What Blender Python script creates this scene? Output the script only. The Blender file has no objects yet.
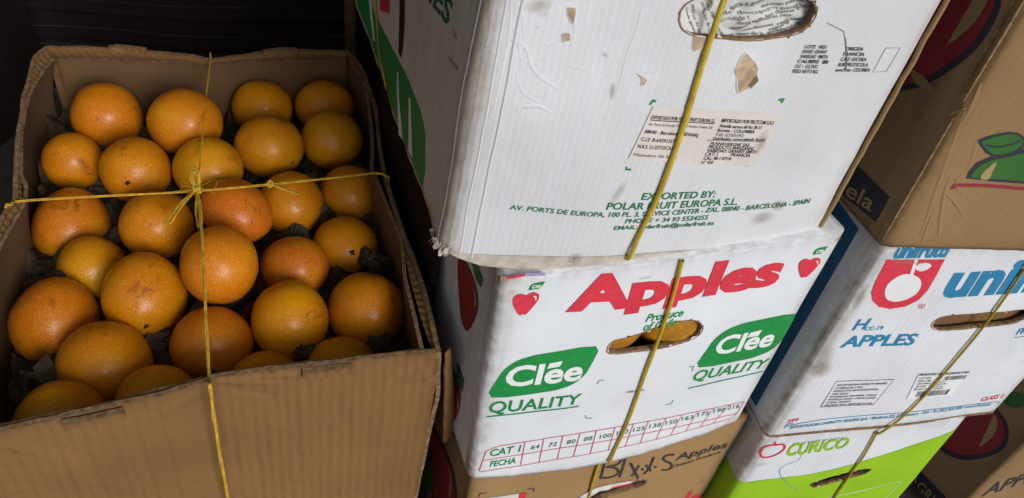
import bpy, bmesh, math, random
import numpy as np
from mathutils import Vector, Matrix
from mathutils import noise as mnoise
random.seed(7)
SC = bpy.context.scene
COL = SC.collection
R = math.radians
FLOOR = 0.99                       # the fitted frame has the camera at the origin; everything is lifted so the floor is z = 0

# ---------------------------------------------------------------- camera
CAM_AXES = ((0.982886, -0.184215, 0.0), (0.123907, 0.661107, -0.739989), (0.136317, 0.727325, 0.672619))
cd = bpy.data.cameras.new('camera'); cam = bpy.data.objects.new('camera', cd); COL.objects.link(cam)
m4 = Matrix.Identity(4)
for i in range(3):
    for j in range(3): m4[i][j] = CAM_AXES[i][j]
m4[2][3] = FLOOR
cam.matrix_world = m4
cd.sensor_width = 36.0; cd.sensor_fit = 'HORIZONTAL'; cd.lens = 750.0 / 1024.0 * 36.0
cd.clip_start = 0.02; cd.clip_end = 200
SC.camera = cam

# ---------------------------------------------------------------- sky, sun, exposure
SUN_EL, SUN_DIR = R(25), Vector((0.66, -0.75, 0))
w = bpy.data.worlds.new('World'); SC.world = w; w.use_nodes = True
nt = w.node_tree; bg = nt.nodes['Background']
sky = nt.nodes.new('ShaderNodeTexSky'); sky.sky_type = 'NISHITA'; sky.sun_disc = False
sky.sun_elevation = SUN_EL; sky.sun_rotation = math.atan2(SUN_DIR.x, SUN_DIR.y); sky.dust_density = 3.0
hsv = nt.nodes.new('ShaderNodeHueSaturation'); hsv.inputs['Saturation'].default_value = 0.22
nt.links.new(sky.outputs[0], hsv.inputs['Color']); nt.links.new(hsv.outputs[0], bg.inputs[0])
bg.inputs[1].default_value = 0.105
sd = bpy.data.lights.new('sun', 'SUN'); so = bpy.data.objects.new('sun', sd); COL.objects.link(so)
sd.energy = 1.75; sd.angle = R(22); sd.color = (1.0, 0.99, 0.975)
sv = (SUN_DIR.normalized() * math.cos(SUN_EL) + Vector((0, 0, math.sin(SUN_EL))))
so.rotation_euler = sv.to_track_quat('Z', 'Y').to_euler(); so.location = sv * 6
SC.view_settings.view_transform = 'Standard'; SC.view_settings.look = 'None'
SC.view_settings.exposure = -0.13; SC.view_settings.gamma = 1.0
SC.cycles.max_bounces = 8

# ---------------------------------------------------------------- materials
def new_mat(name):
    m = bpy.data.materials.new(name); m.use_nodes = True
    n = m.node_tree; b = n.nodes['Principled BSDF']
    return m, n, b
def nd(n, t, **kw):
    x = n.nodes.new(t)
    for k, v in kw.items():
        if k in x.inputs.keys(): x.inputs[k].default_value = v
        else: setattr(x, k, v)
    return x
def ramp(n, src, p0, p1, c0=(0, 0, 0, 1), c1=(1, 1, 1, 1)):
    r = n.nodes.new('ShaderNodeValToRGB'); r.color_ramp.elements[0].position = p0; r.color_ramp.elements[1].position = p1
    r.color_ramp.elements[0].color = c0; r.color_ramp.elements[1].color = c1
    n.links.new(src, r.inputs[0]); return r
def mixc(n, fac, a, b, mode='MIX'):
    x = n.nodes.new('ShaderNodeMix'); x.data_type = 'RGBA'; x.blend_type = mode
    for s, v in ((0, fac), (6, a), (7, b)):
        if hasattr(v, 'links'): n.links.new(v, x.inputs[s])
        elif isinstance(v, tuple): x.inputs[s].default_value = v if len(v) == 4 else v + (1,)
        else: x.inputs[s].default_value = v
    return x.outputs[2]
def math_(n, op, a, b=None):
    x = n.nodes.new('ShaderNodeMath'); x.operation = op
    for i, v in enumerate((a, b)):
        if v is None: continue
        if hasattr(v, 'links'): n.links.new(v, x.inputs[i])
        else: x.inputs[i].default_value = v
    return x.outputs[0]
def card(name, base, dirt, flute=0.12, period=0.0075, dirty=1.0, rough=0.72, wrinkle=0.35, seed=0.0):
    """coated or plain corrugated board: UVs are metres on the panel, 'wear' grows to 1 at rubbed edges"""
    m, n, b = new_mat(name)
    uv = nd(n, 'ShaderNodeUVMap'); L = n.links
    mp = nd(n, 'ShaderNodeMapping'); mp.inputs['Location'].default_value = (seed, seed * 1.7, 0); L.new(uv.outputs[0], mp.inputs[0])
    at = nd(n, 'ShaderNodeAttribute', attribute_name='wear')
    lo = nd(n, 'ShaderNodeTexNoise', Scale=9.0, Detail=4.0); L.new(mp.outputs[0], lo.inputs[0])
    hi = nd(n, 'ShaderNodeTexNoise', Scale=70.0, Detail=8.0, Roughness=0.65); L.new(mp.outputs[0], hi.inputs[0])
    st = nd(n, 'ShaderNodeMapping'); st.inputs['Scale'].default_value = (90, 7, 1); L.new(mp.outputs[0], st.inputs[0])
    sn = nd(n, 'ShaderNodeTexNoise', Scale=1.0, Detail=5.0); L.new(st.outputs[0], sn.inputs[0])
    c = mixc(n, ramp(n, lo.outputs[0], .3, .75).outputs[0], tuple(x * .9 for x in base), tuple(min(1, x * 1.06) for x in base))
    c = mixc(n, math_(n, 'MULTIPLY', ramp(n, sn.outputs[0], .45, .8).outputs[0], .055 * dirty), c, dirt)
    sp = ramp(n, hi.outputs[0], .60, .74).outputs[0]
    c = mixc(n, math_(n, 'MULTIPLY', sp, math_(n, 'MULTIPLY', ramp(n, lo.outputs[0], .5, .7).outputs[0], .55 * dirty)), c, dirt)
    wn = math_(n, 'MULTIPLY', at.outputs['Fac'], ramp(n, math_(n, 'ADD', math_(n, 'MULTIPLY', hi.outputs[0], .5), math_(n, 'MULTIPLY', sn.outputs[0], .5)), .34, .62).outputs[0])
    c = mixc(n, wn, c, tuple(dirt))
    fine = nd(n, 'ShaderNodeTexNoise', Scale=900.0, Detail=3.0); L.new(mp.outputs[0], fine.inputs[0])
    c = mixc(n, math_(n, 'MULTIPLY', ramp(n, fine.outputs[0], .56, .74).outputs[0], .30), c, tuple(x * .55 for x in base))
    L.new(c, b.inputs['Base Color'])
    b.inputs['Roughness'].default_value = rough; b.inputs['Specular IOR Level'].default_value = 0.3
    wv = nd(n, 'ShaderNodeTexWave', Scale=2 * math.pi / (20 * period), Distortion=1.6, Detail=3.0); wv.bands_direction = 'X'
    L.new(mp.outputs[0], wv.inputs[0])
    wr = nd(n, 'ShaderNodeTexNoise', Scale=22.0, Detail=6.0, Roughness=.6, Distortion=.8); L.new(mp.outputs[0], wr.inputs[0])
    h = math_(n, 'ADD', math_(n, 'MULTIPLY', wv.outputs[0], flute), math_(n, 'ADD', math_(n, 'MULTIPLY', wr.outputs[0], wrinkle), math_(n, 'MULTIPLY', hi.outputs[0], .08)))
    bp = nd(n, 'ShaderNodeBump', Strength=0.8, Distance=0.0022); L.new(h, bp.inputs['Height']); L.new(bp.outputs[0], b.inputs['Normal'])
    return m
def ink(name, col, worn=0.35, under=(.7, .71, .72)):
    """printing ink, rubbed thin in places so the board shows"""
    m, n, b = new_mat(name); L = n.links
    tc = nd(n, 'ShaderNodeTexCoord')
    a = nd(n, 'ShaderNodeTexNoise', Scale=260.0, Detail=5.0, Roughness=.7); L.new(tc.outputs['Object'], a.inputs[0])
    l2 = nd(n, 'ShaderNodeTexNoise', Scale=14.0, Detail=3.0); L.new(tc.outputs['Object'], l2.inputs[0])
    f = math_(n, 'MULTIPLY', ramp(n, a.outputs[0], .5, .75).outputs[0], worn)
    c = mixc(n, ramp(n, l2.outputs[0], .3, .7).outputs[0], tuple(x * .9 for x in col), tuple(min(1, x * 1.08) for x in col))
    L.new(mixc(n, math_(n, 'MULTIPLY', f, .22), c, under), b.inputs['Base Color'])
    b.inputs['Roughness'].default_value = .6; b.inputs['Specular IOR Level'].default_value = .3
    return m
def plain(name, col, rough=.7, spec=.3, var=.2, scale=60.0, bump=0.0):
    m, n, b = new_mat(name); L = n.links
    tc = nd(n, 'ShaderNodeTexCoord')
    a = nd(n, 'ShaderNodeTexNoise', Scale=scale, Detail=6.0); L.new(tc.outputs['Object'], a.inputs[0])
    L.new(mixc(n, ramp(n, a.outputs[0], .3, .7).outputs[0], tuple(x * (1 - var) for x in col), tuple(min(1, x * (1 + var)) for x in col)), b.inputs['Base Color'])
    b.inputs['Roughness'].default_value = rough; b.inputs['Specular IOR Level'].default_value = spec
    if bump:
        bp = nd(n, 'ShaderNodeBump', Strength=bump, Distance=.002); L.new(a.outputs[0], bp.inputs['Height']); L.new(bp.outputs[0], b.inputs['Normal'])
    return m
def stain_mat(name, col, thr=.45, streak=(1, 1)):
    """a smear of dirt: UVs run 0..1 over the stained patch; ragged holes let the board show"""
    m, n, b = new_mat(name); L = n.links
    uv = nd(n, 'ShaderNodeUVMap'); tc = nd(n, 'ShaderNodeTexCoord')
    cen = nd(n, 'ShaderNodeVectorMath', operation='DISTANCE'); L.new(uv.outputs[0], cen.inputs[0]); cen.inputs[1].default_value = (.5, .5, 0)
    mp = nd(n, 'ShaderNodeMapping'); mp.inputs['Scale'].default_value = (streak[0], streak[1], 1); L.new(uv.outputs[0], mp.inputs[0])
    a = nd(n, 'ShaderNodeTexNoise', Scale=7.0, Detail=10.0, Roughness=.82); L.new(mp.outputs[0], a.inputs[0])
    fall = ramp(n, cen.outputs['Value'], .1, .5, (1, 1, 1, 1), (0, 0, 0, 1)).outputs[0]
    al = ramp(n, math_(n, 'MULTIPLY', a.outputs[0], fall), thr * .5, thr * 1.35).outputs[0]
    L.new(math_(n, 'MULTIPLY', al, .38), b.inputs['Alpha'])
    b.inputs['Base Color'].default_value = col + (1,); b.inputs['Roughness'].default_value = .85
    return m
def fruit_mat(name='speckled_fruit_skin', brown=0.0):
    m, n, b = new_mat(name); L = n.links
    tc = nd(n, 'ShaderNodeTexCoord'); oi = nd(n, 'ShaderNodeObjectInfo')
    off = nd(n, 'ShaderNodeVectorMath', operation='ADD'); L.new(tc.outputs['Object'], off.inputs[0])
    cb = nd(n, 'ShaderNodeCombineXYZ'); L.new(math_(n, 'MULTIPLY', oi.outputs['Random'], 31.0), cb.inputs[0]); L.new(math_(n, 'MULTIPLY', oi.outputs['Random'], 17.0), cb.inputs[1])
    L.new(cb.outputs[0], off.inputs[1])
    V = off.outputs[0]
    n1 = nd(n, 'ShaderNodeTexNoise', Scale=17.0, Detail=3.0); L.new(V, n1.inputs[0])
    n2 = nd(n, 'ShaderNodeTexNoise', Scale=55.0, Detail=6.0, Roughness=.7); L.new(V, n2.inputs[0])
    c = oi.outputs['Color']
    c = mixc(n, math_(n, 'MULTIPLY', ramp(n, n1.outputs[0], .48, .70).outputs[0], .5), c, (.50, .125, .007))
    c = mixc(n, math_(n, 'MULTIPLY', ramp(n, n1.outputs[0], .28, .46, (1, 1, 1, 1), (0, 0, 0, 1)).outputs[0], .5), c, (.66, .30, .004))
    vo = nd(n, 'ShaderNodeTexVoronoi', Scale=640.0); L.new(V, vo.inputs[0])
    dots = ramp(n, vo.outputs['Distance'], .18, .42, (1, 1, 1, 1), (0, 0, 0, 1)).outputs[0]
    dm = ramp(n, n2.outputs[0], .34, .56).outputs[0]
    c = mixc(n, math_(n, 'MULTIPLY', math_(n, 'MULTIPLY', dots, dm), .55), c, (.78, .44, .075))
    sc_ = nd(n, 'ShaderNodeTexNoise', Scale=48.0, Detail=9.0, Roughness=.72, Distortion=1.2); L.new(V, sc_.inputs[0])
    scm = ramp(n, math_(n, 'MULTIPLY', sc_.outputs[0], n1.outputs[0]), .345, .40).outputs[0]
    c = mixc(n, math_(n, 'MULTIPLY', scm, .6), c, (.20, .05, .010))
    if brown: c = mixc(n, math_(n, 'MULTIPLY', ramp(n, n2.outputs[0], .36, .58).outputs[0], brown), c, (.16, .075, .022))
    L.new(c, b.inputs['Base Color'])
    L.new(ramp(n, n2.outputs[0], .2, .8, (.19, .19, .19, 1), (.34, .34, .34, 1)).outputs[0], b.inputs['Roughness'])
    b.inputs['Specular IOR Level'].default_value = .28
    
    bp = nd(n, 'ShaderNodeBump', Strength=.5, Distance=.0012)
    L.new(math_(n, 'ADD', math_(n, 'MULTIPLY', dots, .3), n2.outputs[0]), bp.inputs['Height']); L.new(bp.outputs[0], b.inputs['Normal'])
    return m
M = {}
DIRT = (.26, .205, .15)
M['white'] = card('white_coated_board', (.66, .685, .73), DIRT, flute=.09, seed=1)
M['white_grubby'] = card('grubby_white_board', (.61, .625, .66), (.33, .26, .19), flute=.09, period=.0052, dirty=1.0, wrinkle=.6, seed=3)
M['white_side'] = card('grubby_bounce_lit_board', (.70, .62, .545), (.33, .26, .19), flute=.03, dirty=1.0, wrinkle=.35, seed=4)  # base warmed and lifted for light bounced off the brown board
M['white_clean'] = card('clean_white_board', (.69, .72, .77), DIRT, flute=.03, dirty=.25, wrinkle=.22, seed=5)
M['brown'] = card('brown_kraft_board', (.178, .094, .039), (.10, .05, .02), flute=.34, period=.0085, dirty=.8, wrinkle=.8, rough=.8, seed=7)
M['brown_worn'] = card('worn_kraft_board', (.215, .112, .040), (.08, .042, .016), flute=.50, period=.0098, dirty=2.2, wrinkle=1.9, rough=.82, seed=27)
M['brown_pale'] = card('pale_kraft_board', (.27, .168, .075), (.14, .082, .035), flute=.10, period=.0085, dirty=.6, wrinkle=.7, rough=.8, seed=17)
M['brown_in'] = card('inner_kraft_board', (.14, .074, .031), (.08, .04, .017), flute=.05, period=.0085, dirty=.7, wrinkle=.5, rough=.85, seed=8)
M['brown_dim'] = card('dull_kraft_board', (.28, .18, .088), (.15, .09, .04), flute=.10, dirty=.7, wrinkle=.4, rough=.8, seed=9)
M['brown_tan'] = card('tan_kraft_board', (.33, .205, .089), (.18, .10, .042), flute=.1, dirty=.7, wrinkle=.35, rough=.78, seed=11)
M['raw'] = plain('raw_board_edge', (.22, .135, .07), .9, .1, .45, 180.0, .6)
M['torn'] = plain('torn_board_core', (.42, .31, .21), .95, .1, .3, 140.0, .8)
M['torn_white'] = plain('torn_white_liner', (.44, .40, .345), .9, .1, .2, 90.0, .5)
M['fruit'] = fruit_mat(); M['fruit_dull'] = fruit_mat('browned_fruit_skin', .6)
M['scar'] = plain('dried_calyx_and_slit_shade', (.045, .025, .015), .9, .1, .5, 300.0, .5)
M['green'] = ink('green_ink', (.010, .235, .050)); M['dkgreen'] = ink('dark_green_ink', (.012, .15, .06), .45)
M['red'] = ink('red_ink', (.62, .035, .06), .3); M['dkred'] = ink('dull_red_ink', (.25, .022, .03), .3, (.3, .18, .1))
M['whiteink'] = ink('white_ink', (.74, .75, .77), .1); M['blue'] = ink('blue_ink', (.02, .20, .39), .4)
M['navy'] = ink('navy_ink', (.012, .085, .185), .3); M['dknavy'] = ink('dark_navy_ink', (.028, .026, .04), .2, (.2, .13, .08))
M['lime'] = ink('lime_ink', (.27, .50, .012), .2); M['black'] = ink('black_ink', (.035, .035, .04), .4)
M['grey'] = ink('grey_ink', (.16, .165, .17), .5); M['yellowink'] = ink('yellow_ink', (.65, .45, .03), .3)
M['tanink'] = ink('tan_ink', (.34, .24, .11), .3); M['leafgreen'] = ink('leaf_green_ink', (.03, .125, .022), .3, (.3, .18, .1))
M['violet'] = ink('violet_tape', (.32, .28, .45), .2)
M['paper'] = plain('pinkish_paper_label', (.60, .555, .53), .7, .25, .08, 40.0)
M['news'] = plain('newsprint', (.56, .56, .55), .85, .2, .1, 30.0, .2)
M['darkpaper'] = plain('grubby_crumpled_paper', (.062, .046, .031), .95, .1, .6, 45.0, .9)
M['tissue'] = plain('white_tissue_paper', (.62, .61, .60), .8, .2, .1, 40.0)
M['stain'] = stain_mat('brown_smear', (.33, .23, .13)); M['streak'] = stain_mat('streaky_brown_smear', (.26, .18, .11), .42, (9, 1))
M['soot'] = stain_mat('brown_grey_scuff', (.36, .29, .21), .5, (5, 1.5))
M['strap'] = plain('yellow_plastic_strap', (.52, .36, .03), .38, .5, .22, 90.0, .3)
M['strap_dull'] = plain('dull_yellow_strap', (.46, .33, .03), .45, .4, .3, 90.0, .3)
M['twine'] = plain('yellow_raffia', (.60, .36, .035), .6, .3, .3, 120.0, .3)
def tarp_mat():
    m, n, b = new_mat('black_woven_plastic'); L = n.links
    tc = nd(n, 'ShaderNodeTexCoord')
    wv = nd(n, 'ShaderNodeTexWave', Scale=120.0, Distortion=.3); wv.bands_direction = 'Z'; L.new(tc.outputs['Object'], wv.inputs[0])
    ns = nd(n, 'ShaderNodeTexNoise', Scale=400.0, Detail=4.0); L.new(tc.outputs['Object'], ns.inputs[0])
    L.new(mixc(n, ramp(n, ns.outputs[0], .4, .75).outputs[0], (.010, .0065, .006), (.030, .019, .017)), b.inputs['Base Color'])
    b.inputs['Roughness'].default_value = .8; b.inputs['Specular IOR Level'].default_value = .15
    bp = nd(n, 'ShaderNodeBump', Strength=.4, Distance=.002); L.new(wv.outputs[0], bp.inputs['Height']); L.new(bp.outputs[0], b.inputs['Normal'])
    return m
def stitch_mat():
    m, n, b = new_mat('pale_stitching'); L = n.links; tc = nd(n, 'ShaderNodeTexCoord')
    wv = nd(n, 'ShaderNodeTexWave', Scale=26.0, Distortion=.5); wv.bands_direction = 'X'; L.new(tc.outputs['Object'], wv.inputs[0])
    ns = nd(n, 'ShaderNodeTexNoise', Scale=9.0, Detail=3.0); L.new(tc.outputs['Object'], ns.inputs[0])
    f = math_(n, 'MULTIPLY', ramp(n, wv.outputs[0], .55, .75).outputs[0], ramp(n, ns.outputs[0], .42, .62).outputs[0])
    L.new(mixc(n, f, (.010, .009, .009), (.045, .047, .045)), b.inputs['Base Color']); b.inputs['Roughness'].default_value = .8
    return m
M['tarp'] = tarp_mat(); M['stitch'] = stitch_mat()
M['floor'] = plain('dusty_concrete', (.04, .036, .033), .9, .2, .3, 12.0, .5)
M['wood'] = plain('dark_brown_board', (.14, .085, .05), .85, .2, .3, 30.0, .4)

# ---------------------------------------------------------------- helpers
def link(name, me, mats, parent=None, smooth=True):
    for mt in (mats if isinstance(mats, (list, tuple)) else [mats]): me.materials.append(M[mt] if isinstance(mt, str) else mt)
    if smooth:
        for p in me.polygons: p.use_smooth = True
    o = bpy.data.objects.new(name, me); COL.objects.link(o)
    if parent: o.parent = parent
    return o
def from_bm(name, bm, mats, parent=None, smooth=True):
    me = bpy.data.meshes.new(name); bm.normal_update(); bm.to_mesh(me); bm.free(); return link(name, me, mats, parent, smooth)
def tag(o, label, cat, group=None, kind=None):
    if label: o['label'] = label
    if cat: o['category'] = cat
    if group: o['group'] = group
    if kind: o['kind'] = kind
    return o
def thing(name, loc, label, cat, group=None, rot=None):
    o = bpy.data.objects.new(name, None); COL.objects.link(o); o.empty_display_size = .05
    mw = Matrix.Translation(loc)
    if rot is not None: mw = mw @ rot.to_4x4()
    o.matrix_world = mw
    return tag(o, label, cat, group)
def structure(o, label=None): o['kind'] = 'structure'; return o
def nz(x, y, z=0.0): return mnoise.noise(Vector((x, y, z)))
def catmull(pts, k=6, closed=False):
    pts = [np.array(p, float) for p in pts]; n = len(pts); out = []
    rng = range(n if closed else n - 1)
    for i in rng:
        g = (lambda j: pts[j % n]) if closed else (lambda j: pts[min(max(j, 0), n - 1)])
        p0, p1, p2, p3 = g(i - 1), g(i), g(i + 1), g(i + 2)
        for s in range(k):
            t = s / k
            out.append(.5 * ((2 * p1) + (-p0 + p2) * t + (2 * p0 - 5 * p1 + 4 * p2 - p3) * t * t + (-p0 + 3 * p1 - 3 * p2 + p3) * t ** 3))
    if not closed: out.append(pts[-1])
    return out

# ---------------------------------------------------------------- the cartons: measured pose (origin = lower front left corner), size, how far the front bulges
SPEC = {
 'P': dict(o=(-.0510, .4093, -.3895), rot=(23.59, -3.50, 4.41), dim=(.351, .50, .30), b=.013, k=.72, g=.9),
 'C': dict(o=(-.0010, .4098, -.6986), rot=(24.90, -.43, -.52), dim=(.330, .45, .2926), b=.009, k=.8, g=.6),
 'A': dict(o=(.0041, .4098, -.9782), rot=(24.92, -.50, -.14), dim=(.340, .45, .279), b=.002, k=1., g=.6),
 'U': dict(o=(.3248, .5280, -.6937), rot=(19.36, -1.69, 1.11), dim=(.329, .45, .2879), b=.003, k=1., g=.8),
 'V': dict(o=(.3270, .5158, -.9755), rot=(18.38, -2.64, .17), dim=(.284, .45, .280), b=.002, k=1., g=.8),
 'B': dict(o=(.3216, .5344, -.4024), rot=(16.73, -2.84, 1.13), dim=(.3986, .45, .30), b=.004, k=1., g=.8),
 'D': dict(o=(.7242, .6516, -.9800), rot=(18.0, -1.0, 0.0), dim=(.3986, .45, .30), b=.003, k=1., g=.8),
 'O': dict(o=(-.3846, .2826, -.792), rot=(25.75, 1.07, 1.70), dim=(.37, .5566, .25), b=0, k=1, g=0),
}
def bulge(q, u, v):
    W, D, H = q['dim']; t = min(max(u / W, 0.0), 1.0)
    return q['b'] * math.sin(math.pi * t ** q['k']) * (1 - q['g'] * min(max(v / H, 0.0), 1.0) ** 2)
def rotm(a):
    y, tx, ty = (R(x) for x in a)
    return Matrix.Rotation(y, 3, 'Z') @ Matrix.Rotation(tx, 3, 'X') @ Matrix.Rotation(ty, 3, 'Y')

class Carton:
    """a closed corrugated carton; s runs along the wall: s<0 left side (towards the back), 0..W front, >W right side"""
    def __init__(c, key, name, label, cat, mat, group=None, r=.008, vb=None, rag=.0015, rag_left=None, rough=.0008, slots=(), side=None, skew=None):
        q = SPEC[key]; c.q = q; c.W, c.D, c.H = q['dim']; c.r = r; c.key = key; c.rough = rough; c.vbp = vb; c.rag = rag; c.rag_left = rag if rag_left is None else rag_left
        c.seed = sum(map(ord, key)) * .37
        c.slots = slots
        c.t = thing(name, Vector(q['o']) + Vector((0, 0, FLOOR)), label, cat, group, rotm(q['rot']))
        c.body(mat, side)
    def loc(c, s, v, off=0.0):
        W, D, r, q = c.W, c.D, c.r, c.q
        n = 0.0
        if c.rough: n = c.rough * (nz(s * 14 + c.seed, v * 11, 1.3) * 1.6 + nz(s * 45 + c.seed, v * 30, 4.1) * .5)
        off = off + n
        def P(x):
            if x < 0: return (-off, -x, v)
            if x <= W: return (x, -bulge(q, x, v) - off, v)
            return (W + off, x - W, v)
        for c0, cp in ((0.0, (-off, -off, v)), (W, (W + off, -off, v))):
            if abs(s - c0) < r:
                t = (s - c0 + r) / (2 * r); a = P(c0 - r); b = P(c0 + r)
                return Vector(tuple((1 - t) ** 2 * a[i] + 2 * t * (1 - t) * cp[i] + t * t * b[i] for i in range(3)))
        return Vector(P(s))
    def vb(c, s):
        v = 0.0
        if c.vbp and 0 <= s <= c.W: v = float(np.interp(s, [p[0] for p in c.vbp], [p[1] for p in c.vbp]))
        rg = c.rag_left if s < 0 else c.rag
        return v + rg * (nz(s * 60 + c.seed, 3.3) * 1.2 + nz(s * 190 + c.seed, 7.7) * .6)
    def body(c, mat, side):
        W, D, H, r = c.W, c.D, c.H, c.r
        step = .0045
        ss = list(np.arange(-D, -r - .004, .012)) + list(np.linspace(-r, r, 7)) + list(np.linspace(r, W - r, int((W - 2 * r) / step) + 1))[1:-1] + list(np.linspace(W - r, W + r, 7)) + list(np.arange(W + r + .006, W + D, .02)) + [W + D]
        nv = int(H / step); tt = np.linspace(0, 1, nv + 1)
        bm = bmesh.new(); uvl = bm.loops.layers.uv.new('UVMap'); wl = bm.verts.layers.float.new('wear')
        top_in = .004
        rows = []; info = {}
        def inside(p, poly):
            x, y = p; ins = False; j = len(poly) - 1
            for i in range(len(poly)):
                xi, yi = poly[i]; xj, yj = poly[j]
                if (yi > y) != (yj > y) and x < (xj - xi) * (y - yi) / (yj - yi) + xi: ins = not ins
                j = i
            return ins
        def nearest(p, poly):
            best = (9, None); p = np.array(p)
            for i in range(len(poly)):
                a = np.array(poly[i]); b = np.array(poly[(i + 1) % len(poly)]); ab = b - a
                t = min(max(np.dot(p - a, ab) / (ab @ ab + 1e-12), 0), 1); qq = a + ab * t; d = np.linalg.norm(p - qq)
                if d < best[0]: best = (d, qq)
            return best
        for s in ss:
            col = []
            v0 = c.vb(s)
            for t in tt:
                v = v0 + (H - v0) * t; s2, v2, on = s, v, False
                for poly in c.slots:
                    pu = [a[0] for a in poly]; pv = [a[1] for a in poly]
                    if min(pu) - step < s < max(pu) + step and min(pv) - step < v < max(pv) + step:
                        d, qq = nearest((s, v), poly)
                        if d < step * .52: s2, v2, on = qq[0], qq[1], True
                x = bm.verts.new(c.loc(s2, v2))
                wcorner = math.exp(-(s / .013) ** 2) * .9 + math.exp(-((s - W) / .012) ** 2) * .7
                x[wl] = min(1.0, wcorner + math.exp(-max(v - v0, 0) / .006) * .7 + math.exp(-max(H - v, 0) / .008) * .5 + (.3 if s < 0 else 0))
                info[x] = (s2, v2, on); col.append(x)
            rows.append(col)
        for i in range(len(ss) - 1):
            for j in range(nv):
                q = (rows[i][j], rows[i + 1][j], rows[i + 1][j + 1], rows[i][j + 1])
                cs = (sum(info[x][0] for x in q) / 4, sum(info[x][1] for x in q) / 4)
                if any(inside(cs, poly) for poly in c.slots): continue
                if len(set(tuple(x.co) for x in q)) < 4: 
                    continue
                f = bm.faces.new(q)
                f.material_index = 1 if (side and cs[0] < 0) else 0
                for l in f.loops: l[uvl].uv = info[l.vert][:2]
        # bottom rim: raw edge of the board turned under, then a short inner face
        th = .0045
        rim = []
        for i, s in enumerate(ss):
            v0 = info[rows[i][0]][1]
            rim.append((rows[i][0], bm.verts.new(c.loc(s, v0 + .0006, -th)), bm.verts.new(c.loc(s, v0 + .03, -th))))
        for i in range(len(ss) - 1):
            a, b = rim[i], rim[i + 1]
            f = bm.faces.new((b[0], a[0], a[1], b[1])); f.material_index = 2
            f = bm.faces.new((b[1], a[1], a[2], b[2])); f.material_index = 2
        bot = [x[2] for x in rim]
        f = bm.faces.new(bot); f.material_index = 2
        tp = [rows[i][-1] for i in range(len(ss))]
        f = bm.faces.new(tp); f.material_index = 0
        for l in f.loops: l[uvl].uv = (l.vert.co.x, l.vert.co.y)
        # back
        ends = [rows[-1], rows[0]]
        for j in range(nv):
            f = bm.faces.new((rows[-1][j], rows[0][j], rows[0][j + 1], rows[-1][j + 1]))
            for l in f.loops: l[uvl].uv = (l.vert.co.x, l.vert.co.z)
        bmesh.ops.triangulate(bm, faces=[f for f in bm.faces if len(f.verts) > 4])
        o = from_bm('carton_body', bm, [mat, side or mat, 'raw'], c.t); c.bodyo = o
        # hand holes: the cut edge of the board
        for poly in c.slots:
            pp = catmull(poly, 4, True); n = len(pp); ce = sum(pp) / n
            b2 = bmesh.new(); L = []
            for i, p in enumerate(pp):
                d = (p - ce) / np.linalg.norm(p - ce); jit = .0006 * nz(i * .9, c.seed)
                o1 = p + d * (.0014 + jit)
                L.append((b2.verts.new(c.loc(*o1, .0002)), b2.verts.new(c.loc(*(p + d * jit), .0006)), b2.verts.new(c.loc(*(p - d * (.0006 + .0008 * (i % 2))), -.0022)), b2.verts.new(c.loc(*p, -.0058))))
            for i in range(n):
                a, b = L[i], L[(i + 1) % n]
                for k in range(3): b2.faces.new((a[k], b[k], b[k + 1], a[k + 1]))
            from_bm('handle_hole_rim', b2, 'raw', c.t)
    # a panel lying d behind the front
    def inner(c, name, u0, u1, v0, v1, d, mat, crumple=0.0, n=30):
        bm = bmesh.new(); uvl = bm.loops.layers.uv.new('UVMap'); g = []
        for i in range(n + 1):
            row = []
            for j in range(n + 1):
                u = u0 + (u1 - u0) * i / n; v = v0 + (v1 - v0) * j / n
                row.append(bm.verts.new(c.loc(u, v, -d + crumple_h(u, v, crumple))))
            g.append(row)
        for i in range(n):
            for j in range(n):
                f = bm.faces.new((g[i][j], g[i + 1][j], g[i + 1][j + 1], g[i][j + 1]))
                for l in f.loops: l[uvl].uv = (l.vert.co.x, l.vert.co.z)
        return from_bm(name, bm, mat, c.t)
def crumple_h(u, v, a):
    return a * (abs(nz(u * 45, v * 70, 2.2)) * 1.6 + abs(nz(u * 110, v * 120, 5.5)) * .6) if a else 0.0

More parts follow.
